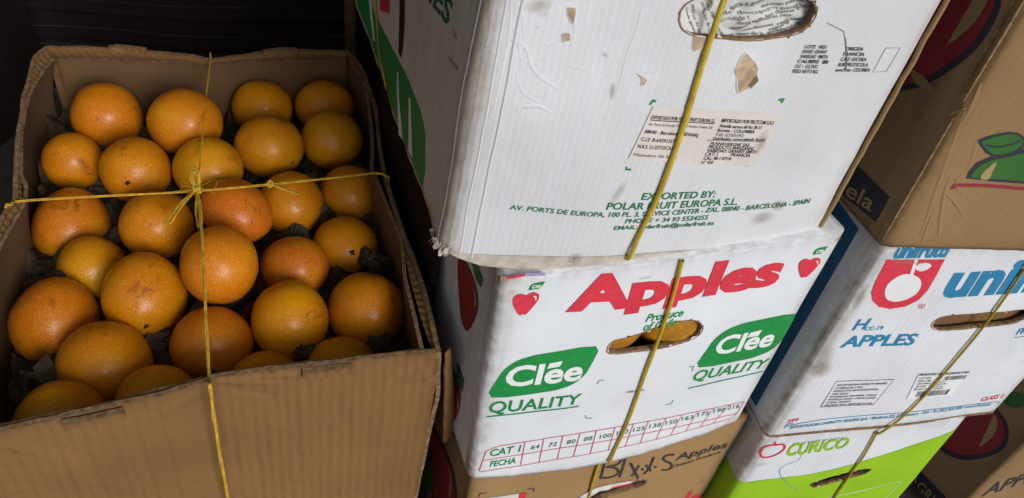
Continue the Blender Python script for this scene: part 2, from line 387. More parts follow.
# ---------------------------------------------------------------- printing: flat shapes in panel coordinates, laid on the bulging board
DG = None
def text_verts(s, bold=0.0, shear=0.0, space=1.0):
    cu = bpy.data.curves.new('t', 'FONT'); cu.body = s; cu.offset = bold; cu.shear = shear; cu.space_character = space; cu.resolution_u = 3
    o = bpy.data.objects.new('t', cu); COL.objects.link(o)
    bpy.context.view_layer.update()
    me = o.evaluated_get(bpy.context.evaluated_depsgraph_get()).to_mesh()
    vs = [(v.co.x, v.co.y) for v in me.vertices]; fs = [tuple(p.vertices) for p in me.polygons]
    o.evaluated_get(bpy.context.evaluated_depsgraph_get()).to_mesh_clear()
    bpy.data.objects.remove(o); bpy.data.curves.remove(cu)
    return vs, fs
CAP = None
class Print:
    def __init__(p, carton, left=False, surf=None): p.c = carton; p.left = left; p.items = []; p.mats = []; p.surf = surf
    def _m(p, m):
        if m not in p.mats: p.mats.append(m)
        return p.mats.index(m)
    def raw(p, vs, fs, m, layer): p.items.append((vs, fs, p._m(m), layer, None)); return p
    def text(p, s, base, up, m, layer=0, bold=0.012, shear=0.0, space=1.0, desc=1.0):
        """base: polyline of the baseline; up: list of the same length with the point one cap height above each baseline point"""
        global CAP
        if CAP is None:
            vv, _ = text_verts('H'); CAP = max(y for x, y in vv)
        vs, fs = text_verts(s, bold, shear, space)
        x0 = min(v[0] for v in vs); x1 = max(v[0] for v in vs)
        base = [np.array(b) for b in base]; up = [np.array(b) for b in up]
        L = np.cumsum([0] + [np.linalg.norm(base[i + 1] - base[i]) for i in range(len(base) - 1)]); L /= L[-1]
        out = []
        for x, y in vs:
            t = (x - x0) / (x1 - x0); h = y / CAP * (desc if y < 0 else 1)
            b = np.array([np.interp(t, L, [q[k] for q in base]) for k in (0, 1)]); u = np.array([np.interp(t, L, [q[k] for q in up]) for k in (0, 1)])
            out.append(tuple(b + (u - b) * h))
        return p.raw(out, fs, m, layer)
    def poly(p, pts, m, layer=0, smooth=0):
        if smooth: pts = catmull(pts, smooth, True)
        pts = [tuple(map(float, a)) for a in pts]
        return p.raw(pts, [tuple(range(len(pts)))], m, layer)
    def line(p, pts, wd, m, layer=0, smooth=0, closed=False):
        if smooth: pts = catmull(pts, smooth, closed)
        pts = [np.array(a, float) for a in pts]
        if closed: pts = pts + [pts[0]]
        vs = []; n = len(pts)
        for i, q in enumerate(pts):
            d = pts[min(i + 1, n - 1)] - pts[max(i - 1, 0)]; d = d / (np.linalg.norm(d) + 1e-9); nn = np.array([-d[1], d[0]]) * wd / 2
            vs += [tuple(q + nn), tuple(q - nn)]
        return p.raw(vs, [(2 * i, 2 * i + 1, 2 * i + 3, 2 * i + 2) for i in range(n - 1)], m, layer)
    def local(p, quad, pts):   # unit square -> quad BL BR TR TL
        q = [np.array(a) for a in quad]
        return [tuple(q[0] * (1 - x) * (1 - y) + q[1] * x * (1 - y) + q[2] * x * y + q[3] * (1 - x) * y) for x, y in pts]
    def stain(p, quad, m, layer=1):
        N = 6; vs = p.local(quad, [(i / N, j / N) for i in range(N + 1) for j in range(N + 1)])
        fs = [(i * (N + 1) + j, (i + 1) * (N + 1) + j, (i + 1) * (N + 1) + j + 1, i * (N + 1) + j + 1) for i in range(N) for j in range(N)]
        p.items.append((vs, fs, p._m(m), layer, [(i / N, j / N) for i in range(N + 1) for j in range(N + 1)])); return p
    def build(p, name, label=None, maxe=.007, merge=False, under=None):
        bm = bmesh.new(); uvl = bm.loops.layers.uv.new('UVMap')
        for vs, fs, mi, layer, uvs in p.items:
            b = bmesh.new()
            bl = b.loops.layers.uv.new('UVMap')
            V = [b.verts.new((v[0], v[1], 0)) for v in vs]
            for f in fs:
                try:
                    ff = b.faces.new([V[i] for i in f])
                    if uvs:
                        for l, i in zip(ff.loops, f): l[bl].uv = uvs[i]
                except ValueError: pass
            bmesh.ops.triangulate(b, faces=b.faces[:], ngon_method='EAR_CLIP')
            for _ in range(5):
                E = [e for e in b.edges if e.calc_length() > maxe]
                if not E: break
                bmesh.ops.subdivide_edges(b, edges=E, cuts=1); bmesh.ops.triangulate(b, faces=[f for f in b.faces if len(f.verts) > 3])
            b.normal_update()
            off = .0005 + layer * .0003
            mp = {}
            for v in b.verts:
                if p.surf: co = p.surf(v.co.x, v.co.y, off)
                elif p.left: co = p.c.loc(-v.co.x, v.co.y, off)
                else: co = p.c.loc(v.co.x, v.co.y, off)
                mp[v] = bm.verts.new(co)
            for f in b.faces:
                lp = list(f.loops)
                flip = (f.normal.z < 0) != p.left
                if flip: lp = lp[::-1]
                try: nf = bm.faces.new([mp[l.vert] for l in lp])
                except ValueError: continue
                nf.material_index = mi
                for l, l0 in zip(nf.loops, lp): l[uvl].uv = l0[bl].uv if uvs else (l0.vert.co.x, l0.vert.co.y)
            b.free()
        if merge:      # dirt is surface pattern: it goes into the carton's own mesh
            me = p.c.bodyo.data; k0 = len(me.materials)
            for mt in p.mats: me.materials.append(M[mt])
            for f in bm.faces: f.material_index += k0
            tmp = bpy.data.meshes.new('t'); bm.to_mesh(tmp); bm.free()
            bb = bmesh.new(); bb.from_mesh(me); bb.from_mesh(tmp); bb.to_mesh(me); bb.free(); bpy.data.meshes.remove(tmp)
            for q in me.polygons: q.use_smooth = True
            return p.c.bodyo
        o = from_bm(name, bm, p.mats, under or p.c.t, smooth=True)
        if label: o['label'] = label
        return o
def ridges(c, L_, mat=0):
    me = c.bodyo.data; bb = bmesh.new(); bb.from_mesh(me); uvl = bb.loops.layers.uv.verify()
    for pts, wd, hh in L_:
        pts = catmull(pts, 6); n = len(pts); prev = None
        for i, q in enumerate(pts):
            d = pts[min(i + 1, n - 1)] - pts[max(i - 1, 0)]; d = d / np.linalg.norm(d); nn = np.array([-d[1], d[0]]); k = math.sin(math.pi * (i + .3) / (n - .4)) ** .5
            cur = []
            for a, h in ((-1, -.25), (-.45, .5), (0, 1), (.45, .5), (1, -.25)):
                uv = q + nn * wd * a * .5 * (.5 + .5 * k); v = bb.verts.new(c.loc(uv[0], uv[1], .0001 + hh * h * k)); cur.append((v, uv))
            if prev:
                for a in range(4):
                    f = bb.faces.new((prev[a][0], prev[a + 1][0], cur[a + 1][0], cur[a][0])); f.material_index = mat
                    for l, x in zip(f.loops, (prev[a], prev[a + 1], cur[a + 1], cur[a])): l[uvl].uv = tuple(x[1])
            prev = cur
    bb.normal_update(); bb.to_mesh(me); bb.free()
    for q in me.polygons: q.use_smooth = True
APPLE = [(.50, .86), (.60, .93), (.76, .95), (.92, .85), (.99, .64), (.93, .38), (.80, .14), (.66, .02), (.55, .03), (.48, .05), (.38, .0), (.24, .08), (.10, .30), (.02, .56), (.06, .80), (.20, .93), (.36, .93)]
def apple_emblem(p, quad, hl=True):
    p.poly(p.local(quad, APPLE), 'red', 1, smooth=3)
    if hl: p.poly(p.local(quad, [(.74, .82), (.84, .80), (.90, .66), (.86, .62), (.82, .74), (.74, .78)]), 'whiteink', 2)
def leaf_tag(p, quad, text=True):
    p.poly(p.local(quad, [(0, 0), (.75, 0), (.95, .3), (1, 1), (.3, 1), (.05, .7)]), 'green', 1)
    if text: p.text('Clée', p.local(quad, [(.16, .26), (.86, .26)]), p.local(quad, [(.16, .74), (.86, .74)]), 'whiteink', 2, bold=.03)

# ---------------------------------------------------------------- setting
bm = bmesh.new(); bmesh.ops.create_grid(bm, x_segments=1, y_segments=1, size=30)
fl = from_bm('floor', bm, 'floor', smooth=False); structure(fl)
# black sheeting hung behind the cartons
bm = bmesh.new(); g = []
NX, NZ = 120, 60
def tarp_y(x, z): return 1.30 + .022 * math.sin(x * 5.1 + 1) + .012 * nz(x * 6, z * 1.5) + .010 * nz(x * 2, z * 9, 3)
for i in range(NX + 1):
    x = -2.6 + 5.2 * i / NX
    g.append([bm.verts.new((x, tarp_y(x, z), z)) for z in [.01 + 2.2 * j / NZ for j in range(NZ + 1)]])
for i in range(NX):
    for j in range(NZ): bm.faces.new((g[i][j], g[i + 1][j], g[i + 1][j + 1], g[i][j + 1]))
tp = from_bm('tarpaulin', bm, 'tarp'); tag(tp, 'black woven tarpaulin with pale stitched seams hanging behind the cartons', 'tarpaulin')
TARP_ROWS = [(-1.0755, -0.7802, -0.3943, -0.6513), (-1.0977, -0.8476, -0.3953, -0.7099), (-1.1111, -0.8884, -0.3961, -0.7501)]
for k, (xa, za, xb, zb) in enumerate(TARP_ROWS):
    zf = lambda x: za + (zb - za) * (x - xa) / (xb - xa) + FLOOR
    for nm_, mt_, prof in (('seam_fold', 'tarp', ((0, -.012), (.003, -.010), (.004, -.026), (0, -.030))), ('stitched_seam', 'stitch', ((.0005, -.0012), (.0022, -.0006), (.0022, .0006), (.0005, .0012)))):
        b3 = bmesh.new(); gg = []
        for i in range(400):
            x = -1.9 + i * .0075; z0 = zf(x)
            gg.append([b3.verts.new((x, tarp_y(x, z0) - d, z0 + e)) for d, e in prof])
        for i in range(399):
            for k2 in range(3): b3.faces.new((gg[i][k2], gg[i + 1][k2], gg[i + 1][k2 + 1], gg[i][k2 + 1]))
        from_bm(nm_, b3, mt_, tp)
def sheet(name, fn, nu, nv):
    b3 = bmesh.new(); gg = [[b3.verts.new(fn(i / nu, j / nv)) for j in range(nv + 1)] for i in range(nu + 1)]
    for i in range(nu):
        for j in range(nv): b3.faces.new((gg[i][j], gg[i + 1][j], gg[i + 1][j + 1], gg[i][j + 1]))
    return from_bm(name, b3, 'tarp', tp)
sheet('side_sheet', lambda a, b: (-1.02 + .02 * nz(a * 8, b * 3), .30 + .98 * a, .01 + 2.2 * b), 60, 40)
sheet('added_roof_sheet', lambda a, b: (-1.05 + 3.2 * a, .50 + .81 * b, 2.2 - .12 * (1 - b) + .03 * nz(a * 5, b * 4)), 60, 40)  # unseen roof, added to block skylight from above and behind

# ---------------------------------------------------------------- the cartons
ST = 'stacked fruit cartons'
def up_of(base, dx, dy): return [(x + dx, y + dy) for x, y in base]

# --- large grubby white carton on top
P_SLOT = [(0.1279, 0.1975), (0.1284, 0.2047), (0.1347, 0.2097), (0.1494, 0.2128), (0.1718, 0.2151), (0.1990, 0.2177), (0.2188, 0.2184), (0.2287, 0.2143), (0.2336, 0.2083), (0.2318, 0.1983), (0.2221, 0.1914), (0.2046, 0.1880), (0.1869, 0.1861), (0.1639, 0.1863), (0.1448, 0.1866), (0.1334, 0.1906)]
P = Carton('P', 'fruit_carton', 'scuffed white carton with green address lines and newspaper stuffed behind its handle hole', 'carton', 'white_grubby', ST, r=.012,
    vb=[(0.0022, 0.0031), (0.0147, -0.0019), (0.0292, -0.0066), (0.0616, -0.0105), (0.0870, -0.0126), (0.1208, -0.0095), (0.1467, -0.0057), (0.1950, -0.0074), (0.2457, -0.0059), (0.3002, -0.0041), (0.3342, -0.0021), (0.3520, -0.0017)], rag=.0016, rag_left=.004, rough=.0014, slots=[P_SLOT], side='white_side')
p = Print(P)
p.text('EXPORTED BY:', [(0.1442, 0.0575), (0.2132, 0.0559)], [(0.1443, 0.0635), (0.2129, 0.0622)], 'dkgreen', bold=.02)
p.text('POLAR FRUIT EUROPA S.L.', [(0.1170, 0.0489), (0.2403, 0.0464)], [(0.1172, 0.0551), (0.2397, 0.0530)], 'dkgreen', bold=.02)
p.build('exporter_lettering'); p = Print(P)
p.text('AV. PORTS DE EUROPA, 100 PL. 3, SERVICE CENTER - ZAL. 08040 - BARCELONA - SPAIN', [(0.0422, 0.0461), (0.0735, 0.0445), (0.1139, 0.0421), (0.1433, 0.0415), (0.2045, 0.0406), (0.2468, 0.0402), (0.3171, 0.0440)], [(0.0425, 0.0500), (0.0738, 0.0485), (0.1141, 0.0464), (0.1434, 0.0459), (0.2045, 0.0452), (0.2468, 0.0449), (0.3170, 0.0490)], 'dkgreen', bold=.02)
p.text('PHONE + 34 93 5524255', [(0.1374, 0.0351), (0.2165, 0.0329)], [(0.1377, 0.0393), (0.2165, 0.0373)], 'dkgreen', bold=.02)
p.text('EMAIL: polarfruit@polarfruit.es', [(0.1294, 0.0289), (0.2248, 0.0267)], [(0.1296, 0.0327), (0.2247, 0.0310)], 'dkgreen', bold=.02)
p.build('address_lettering')
p = Print(P)
p.poly([(0.1287, 0.1359), (0.1680, 0.1342), (0.2443, 0.1311), (0.2414, 0.1078), (0.2388, 0.0848), (0.1766, 0.0897), (0.1217, 0.0936), (0.1253, 0.1155)], 'paper', 1); sheet_ = p.build('paper_label'); p = Print(P)
p.text('EXPORTADO POR: POLAR FRUIT EUROPA S.L.', [(0.1294, 0.1263), (0.1844, 0.1236)], [(0.1294, 0.1290), (0.1845, 0.1264)], 'black', 2, bold=.02)
p.line([(0.1294, 0.1254), (0.1843, 0.1228)], .0007, 'black', 2)
p.text('Av. Ports de Europa 100, Pl. 3 Service Center Zal', [(0.1291, 0.1212), (0.1837, 0.1187)], [(0.1292, 0.1233), (0.1837, 0.1209)], 'grey', 2)
p.text('08040 - Barcelona (ESPANA)', [(0.1278, 0.1152), (0.1741, 0.1120)], [(0.1279, 0.1178), (0.1742, 0.1148)], 'black', 2, bold=.02)
p.text('C.I.F. B-64291337', [(0.1270, 0.1091), (0.1554, 0.1070)], [(0.1270, 0.1119), (0.1556, 0.1098)], 'black', 2, bold=.015)
p.text('N.R.S. 21.22712/CAT', [(0.1260, 0.1034), (0.1567, 0.1011)], [(0.1260, 0.1061), (0.1567, 0.1040)], 'black', 2, bold=.015)
p.text('Numero de lote:', [(0.1248, 0.0967), (0.1628, 0.0938)], [(0.1248, 0.0992), (0.1626, 0.0966)], 'grey', 2, bold=.015)
p.text('IMPORTADO POR FRUTCOM S.A.S', [(0.1899, 0.1240), (0.2377, 0.1222)], [(0.1899, 0.1269), (0.2377, 0.1252)], 'black', 2, bold=.02)
p.text('Avenida carrera 68 No 38-17', [(0.1899, 0.1199), (0.2286, 0.1184)], [(0.1899, 0.1225), (0.2286, 0.1210)], 'black', 2, bold=.02)
p.text('Bogota - COLOMBIA', [(0.1896, 0.1162), (0.2237, 0.1149)], [(0.1897, 0.1188), (0.2237, 0.1176)], 'black', 2, bold=.02)
p.text('Tel: 6350392', [(0.1889, 0.1126), (0.2149, 0.1116)], [(0.1889, 0.1152), (0.2147, 0.1143)], 'grey', 2, bold=.015)
p.text('Distribuidor comercializado Bogota', [(0.1884, 0.1094), (0.2374, 0.1081)], [(0.1883, 0.1118), (0.2374, 0.1105)], 'black', 2, bold=.015)
p.line([(0.1831, 0.1093), (0.2378, 0.1074)], .0006, 'grey', 2)
p.text('PLANAVERGNE SAS', [(0.1879, 0.1052), (0.2243, 0.1033)], [(0.1879, 0.1077), (0.2243, 0.1060)], 'black', 2, bold=.02)
p.text('PRODUCTO: MANZANAS', [(0.1873, 0.1022), (0.2296, 0.1001)], [(0.1873, 0.1049), (0.2296, 0.1028)], 'black', 2, bold=.02)
p.text('VARIEDAD: GRANNY SMITH', [(0.1868, 0.0992), (0.2341, 0.0968)], [(0.1868, 0.1019), (0.2340, 0.0996)], 'black', 2, bold=.02)
p.text('CAT: I         FRANCIA', [(0.1862, 0.0961), (0.2297, 0.0938)], [(0.1862, 0.0988), (0.2295, 0.0966)], 'black', 2, bold=.02)
p.text('CAL: 88 / KP10', [(0.1863, 0.0926), (0.2128, 0.0911)], [(0.1863, 0.0953), (0.2126, 0.0939)], 'black', 2, bold=.02)
p.text('N° 800', [(0.1859, 0.0890), (0.1971, 0.0884)], [(0.1859, 0.0917), (0.1971, 0.0911)], 'grey', 2, bold=.02)
p.stain([(0.2296, 0.0856), (0.2438, 0.0869), (0.2427, 0.1285), (0.2207, 0.1253)], 'stain', 3)
p.build('label_lettering', under=sheet_)
p = Print(P)
for a in ([(0.1248, 0.1366), (0.1266, 0.1408), (0.1296, 0.1407), (0.1294, 0.1385), (0.1271, 0.1386), (0.1269, 0.1366)], [(0.2334, 0.1433), (0.2386, 0.1443), (0.2384, 0.1402), (0.2363, 0.1402), (0.2365, 0.1420), (0.2339, 0.1417)], [(0.1223, 0.0870), (0.1236, 0.0871), (0.1234, 0.0855), (0.1272, 0.0854), (0.1273, 0.0835), (0.1226, 0.0840)], [(0.2306, 0.0870), (0.2353, 0.0871), (0.2355, 0.0848), (0.2306, 0.0847)]):
    p = Print(P); p.poly(a, 'green'); p.build('register_mark')
p = Print(P)
for s, a, b in (('LOTE  1021', [(0.2368, 0.1828), (0.2559, 0.1833)], [(0.2367, 0.1853), (0.2558, 0.1859)]), ('ENVASE  GRANNY', [(0.2364, 0.1791), (0.2584, 0.1797)], [(0.2364, 0.1817), (0.2583, 0.1823)]), ('VARIEDAD  SMITH', [(0.2361, 0.1754), (0.2609, 0.1760)], [(0.2360, 0.1780), (0.2608, 0.1786)]), ('CALIBRE  88', [(0.2357, 0.1717), (0.2635, 0.1722)], [(0.2357, 0.1743), (0.2634, 0.1749)]), ('CAT 1  CULTIVO', [(0.2354, 0.1679), (0.2558, 0.1682)], [(0.2353, 0.1705), (0.2556, 0.1709)]), ('PESO NETO KG', [(0.2350, 0.1641), (0.2583, 0.1644)], [(0.2350, 0.1668), (0.2582, 0.1671)]), ('ORIGEN', [(0.2748, 0.1827), (0.2912, 0.1829)], [(0.2745, 0.1853), (0.2909, 0.1856)]), ('FRANCIA', [(0.2747, 0.1786), (0.2956, 0.1789)], [(0.2744, 0.1813), (0.2953, 0.1816)]), ('CAT: EXTRA', [(0.2746, 0.1744), (0.3001, 0.1748)], [(0.2744, 0.1771), (0.2998, 0.1776)]), ('SUR FRUTICOLA', [(0.2745, 0.1702), (0.3047, 0.1706)], [(0.2743, 0.1730), (0.3043, 0.1734)]), ('www.frutas - COLOMBIA', [(0.2744, 0.1660), (0.3093, 0.1664)], [(0.2742, 0.1688), (0.3089, 0.1692)])):
    p.text(s, a, b, 'black', bold=.02)
p.line([(0.3136, 0.1855), (0.3287, 0.1860), (0.3272, 0.1668), (0.3130, 0.1661), (0.3136, 0.1855)], .0006, 'grey')
p.line([(0.2697, 0.1912), (0.2773, 0.1808), (0.2847, 0.1676)], .0011, 'grey', 0)
p.line([(0.2469, 0.2020), (0.2645, 0.1970), (0.2706, 0.1898)], .0005, 'grey', 0)
p.build('printed_stamp')
T1 = [(0.1850, 0.1642), (0.1861, 0.1687), (0.1872, 0.1739), (0.1893, 0.1769), (0.1939, 0.1741), (0.1997, 0.1707), (0.2039, 0.1663), (0.2053, 0.1603), (0.2046, 0.1541), (0.2006, 0.1494), (0.1952, 0.1477), (0.1916, 0.1530), (0.1897, 0.1583)]
p = Print(P); p.poly(T1, 'torn', 1); p.poly([(0.2006, 0.1533), (0.2047, 0.1618), (0.2081, 0.1573), (0.2043, 0.1510)], 'raw', 2); p.build('torn_patch')
for a in ([(0.1426, 0.1864), (0.1530, 0.1857), (0.1535, 0.1802), (0.1479, 0.1763), (0.1443, 0.1796)], [(0.1094, 0.1587), (0.1145, 0.1568), (0.1174, 0.1548), (0.1163, 0.1511), (0.1140, 0.1510), (0.1134, 0.1553)], [(0.0504, 0.1973), (0.0557, 0.1972), (0.0561, 0.1877), (0.0515, 0.1930)], [(0.0504, 0.1807), (0.0548, 0.1818), (0.0566, 0.1774), (0.0523, 0.1757)]):
    p = Print(P); p.poly(a, 'torn', 1); p.build('torn_patch'); ridges(P, [(a + a[:1], .0016, .0009)])
ridges(P, [(T1[:7], .0022, .0016), (T1[6:] + T1[:1], .0026, .0012)])
p = Print(P)
p.stain([(0.1099, 0.0473), (0.1245, 0.0434), (0.1363, 0.0814), (0.1209, 0.0831)], 'stain'); p.stain([(0.0923, -0.0138), (0.1175, -0.0105), (0.1161, 0.0134), (0.0913, 0.0109)], 'streak')
p.stain([(0.0173, 0.1849), (0.0465, 0.1919), (0.0507, 0.2072), (0.0152, 0.2019)], 'stain'); p.stain([(0.0803, 0.1659), (0.0887, 0.1665), (0.0854, 0.1731), (0.0771, 0.1725)], 'stain')
p.stain([(0.2737, 0.0348), (0.2990, 0.0327), (0.2913, 0.0552), (0.2684, 0.0537)], 'streak'); p.stain([(0.2543, 0.0174), (0.2920, 0.0225), (0.2936, 0.0426), (0.2523, 0.0437)], 'streak')
p.stain([(0.0919, 0.1343), (0.1007, 0.1348), (0.0974, 0.1565), (0.0888, 0.1560)], 'streak')
p.stain([(0.3020, -0.0078), (0.3560, -0.0089), (0.3478, 0.0160), (0.2992, 0.0152)], 'stain')
p.stain([(0.1856, -0.0087), (0.2257, -0.0083), (0.2221, 0.0053), (0.1819, 0.0066)], 'streak')
p.build('dirt_stain', merge=True)
p = Print(P, left=True)
p.poly([(0.4648, 0.0072), (0.3861, 0.0392), (0.3591, 0.0281), (0.3198, 0.0178), (0.2814, 0.0175), (0.2866, 0.0386), (0.2520, 0.0393), (0.2031, 0.0382), (0.2074, 0.0460), (0.1786, 0.0557), (0.1525, 0.0503), (0.1390, 0.0501), (0.1170, 0.0558), (0.0948, 0.0456), (0.0804, 0.0214), (0.0787, 0.0048), (0.1214, 0.0044), (0.1578, 0.0022), (0.1824, 0.0105), (0.2478, 0.0106), (0.3112, 0.0140), (0.3878, 0.0133)], 'green', 0)
p.poly([(0.2106, 0.0424), (0.2058, 0.0448), (0.1614, -0.0001), (0.1749, -0.0030)], 'whiteink', 1); p.poly([(0.1581, 0.0443), (0.1512, 0.0481), (0.1190, 0.0080), (0.1358, 0.0055)], 'whiteink', 1)
p.poly([(0.3861, 0.0392), (0.3684, 0.0463), (0.3265, 0.0180), (0.3412, 0.0135)], 'whiteink', 1)
p.line([(0.3488, 0.0607), (0.3261, 0.0423), (0.3019, 0.0207), (0.2635, 0.0068), (0.2505, 0.0048)], .007, 'yellowink', 2, smooth=4)
p.poly([(0.3214, 0.0696), (0.2826, 0.0851), (0.2701, 0.0726), (0.3151, 0.0576)], 'red', 2)
p.build('brand_logo')
p = Print(P, left=True)
p.text('POMMES', [(0.2733, 0.1272), (0.0700, 0.1489)], [(0.2599, 0.1484), (0.0659, 0.1665)], 'dkgreen', bold=.02)
p.build('side_lettering')
p = Print(P, left=True)
p.poly([(0.2459, 0.1145), (0.2258, 0.1222), (0.2112, 0.0921), (0.2024, 0.0680), (0.2048, 0.0591), (0.2173, 0.0590), (0.2310, 0.0835)], 'scar', 0)  # flat dark shape: the shade inside the slit is its colour
p.build('painted_handle_slit'); p = Print(P, left=True)
p.poly([(0.0578, 0.1535), (0.0463, 0.1537), (0.0420, 0.1514), (0.0498, 0.1500)], 'torn', 0); p.poly([(0.0596, 0.1321), (0.0308, 0.1380), (0.0290, 0.1352), (0.0500, 0.1314)], 'torn', 0)
p.build('scuff', merge=True)
# crushed creases down the front left edge, and the raw right edge of the board
b2 = bmesh.new()
for s0, wd, hh in ((.0215, .0024, .0011), (.012, .0016, .0004), (-.013, .002, .0005)):
    prev = None
    for j in range(60):
        v = P.vb(s0) + .004 + (P.H - .006 - P.vb(s0)) * j / 59; w_ = .0006 * nz(v * 30, s0 * 90)
        cur = [b2.verts.new(P.loc(s0 + w_ + wd * a, v, .0002 + hh * h)) for a, h in ((-.5, -.2), (-.2, .8), (0, 1), (.2, .8), (.5, -.2))]
        if prev:
            for k in range(4): b2.faces.new((prev[k], prev[k + 1], cur[k + 1], cur[k]))
        prev = cur
from_bm('edge_crease', b2, 'white_grubby', P.t)
ridges(P, [([(0.0176, 0.1743), (0.0285, 0.17), (0.036, 0.157), (0.0439, 0.1502), (0.0569, 0.1437)], 0.0032, 0.00032), ([(0.0316, 0.1239), (0.0321, 0.1284), (0.0382, 0.1304), (0.0473, 0.1306), (0.0568, 0.126)], 0.0035, 0.00036), ([(0.0257, 0.1543), (0.033, 0.1398), (0.0457, 0.134)], 0.0025, 0.00022), ([(0.0643, 0.2036), (0.0647, 0.1977), (0.0641, 0.19)], 0.0028, 0.00032), ([(0.0579, 0.1606), (0.0666, 0.1594), (0.0761, 0.1587)], 0.0022, 0.00018), ([(0.0992, 0.2068), (0.0998, 0.1898), (0.0984, 0.1686), (0.0991, 0.1357)], 0.003, 0.00025), ([(0.1031, 0.1588), (0.1135, 0.1601), (0.1258, 0.1618)], 0.002, 0.00018), ([(0.0156, 0.1849), (0.0232, 0.1734), (0.0307, 0.1531)], 0.002, 0.00022), ([(0.021, 0.196), (0.0241, 0.1859), (0.0277, 0.1723)], 0.002, 0.00022), ([(0.0548, 0.1937), (0.0583, 0.1848), (0.0591, 0.1706)], 0.004, 0.00043), ([(0.0407, 0.1721), (0.048, 0.1752), (0.0534, 0.1796)], 0.003, 0.00029), ([(0.0872, 0.1527), (0.0892, 0.1579), (0.0903, 0.1664)], 0.002, 0.00018), ([(0.016, 0.1186), (0.0175, 0.1711), (0.0146, 0.1982)], 0.0022, 0.00022)])
b2 = bmesh.new(); prev = None
for j in range(80):
    v = P.vb(P.W * .99) + .002 + (P.H - .004) * j / 79; jx = .0012 * nz(v * 60, 8.8)
    cur = [b2.verts.new(Vector((P.W + a + jx, y, v))) for a, y in ((-.0010, -.0012), (.0012, -.0006), (.0016, .003), (-.002, .002))]
    if prev:
        for k in range(4): b2.faces.new((prev[k], prev[(k + 1) % 4], cur[(k + 1) % 4], cur[k]))
    prev = cur
from_bm('board_edge', b2, 'brown_tan', P.t)
# torn tag of liner at the lower left corner
b2 = bmesh.new(); random.seed(5)
for k in range(16):
    s = -.024 + .03 * random.random(); ln = .002 + .006 * random.random()
    a = P.loc(s, P.vb(s) + .004, .0015); d = Vector((-.6 * random.random() - .2, -.5 + random.random() * .4, -.8 * random.random() - .15)).normalized() * ln
    sd_ = Vector((random.uniform(-1, 1), random.uniform(-1, 1), random.uniform(-.5, .5))).normalized() * .003
    q = [a - sd_, a + sd_, a + d * .7 + sd_ * .8, a + d, a + d * .8 - sd_ * .6]
    b2.faces.new([b2.verts.new(x) for x in q])
from_bm('torn_liner', b2, 'torn_white', P.t, smooth=False)
# newspaper stuffed inside the handle hole
def news_surf(u, v, off): return P.loc(u, v, -.012 + crumple_h(u, v, .006) + off)
bm = bmesh.new(); g = []; NU, NV = 60, 40
for i in range(NU + 1):
    g.append([bm.verts.new(P.t.matrix_world @ news_surf(.118 + .14 * i / NU, .168 + .075 * j / NV, 0)) for j in range(NV + 1)])
for i in range(NU):
    for j in range(NV): bm.faces.new((g[i][j], g[i + 1][j], g[i + 1][j + 1], g[i][j + 1]))
wad = from_bm('newspaper', bm, 'news'); tag(wad, 'crumpled newspaper seen through the handle hole of the white carton', 'newspaper')
class _W: pass
ww = _W(); ww.t = wad
p = Print(ww, surf=lambda u, v, off: P.t.matrix_world @ news_surf(u, v, off))
for s, a, b in (('excluidos de com', [(0.1391, 0.2041), (0.1518, 0.1846)], [(0.1412, 0.2047), (0.1539, 0.1852)]), ('dimiento de los', [(0.1454, 0.2059), (0.1623, 0.1846)], [(0.1473, 0.2067), (0.1643, 0.1853)]), ('por parte de', [(0.1527, 0.2071), (0.1670, 0.1848)], [(0.1548, 0.2077), (0.1692, 0.1854)]), ('descripcion particular', [(0.1790, 0.1995), (0.2374, 0.2101)], [(0.1779, 0.2015), (0.2360, 0.2121)]), ('descripciones por', [(0.1789, 0.1939), (0.2220, 0.2021)], [(0.1777, 0.1959), (0.2206, 0.2041)]), ('debida a la', [(0.1772, 0.1882), (0.1975, 0.1992)], [(0.1754, 0.1900), (0.1956, 0.2010)]), ('en exclusiva', [(0.1999, 0.1844), (0.2342, 0.1956)], [(0.1983, 0.1864), (0.2324, 0.1976)]), ('paramento de la', [(0.1724, 0.1837), (0.2046, 0.1875)], [(0.1714, 0.1858), (0.2034, 0.1896)]), ('deberan puerta a', [(0.1947, 0.2053), (0.2305, 0.2132)], [(0.1934, 0.2073), (0.2290, 0.2151)]), ('de parte', [(0.1642, 0.1999), (0.1874, 0.2069)], [(0.1629, 0.2018), (0.1859, 0.2088)]), ('admitido y', [(0.1685, 0.1933), (0.1877, 0.1986)], [(0.1672, 0.1952), (0.1862, 0.2006)]), ('clausula general', [(0.1354, 0.2019), (0.1467, 0.1857)], [(0.1373, 0.2025), (0.1487, 0.1864)]), ('del cliente', [(0.1494, 0.2056), (0.1724, 0.1837)], [(0.1511, 0.2066), (0.1742, 0.1848)]), ('condiciones', [(0.1869, 0.1888), (0.2101, 0.1943)], [(0.1856, 0.1908), (0.2086, 0.1963)]), ('los datos que', [(0.2008, 0.1994), (0.2329, 0.2084)], [(0.1993, 0.2014), (0.2313, 0.2104)]), ('segun el anexo', [(0.2087, 0.1899), (0.2383, 0.2016)], [(0.2069, 0.1918), (0.2364, 0.2035)]), ('firma y sello', [(0.1694, 0.2030), (0.1939, 0.2107)], [(0.1680, 0.2048), (0.1924, 0.2126)]), ('registro', [(0.2135, 0.1945), (0.2320, 0.1998)], [(0.2119, 0.1965), (0.2304, 0.2018)])):
    p.text(s, a, b, 'grey', 0, bold=.01)
p.build('newsprint_text')

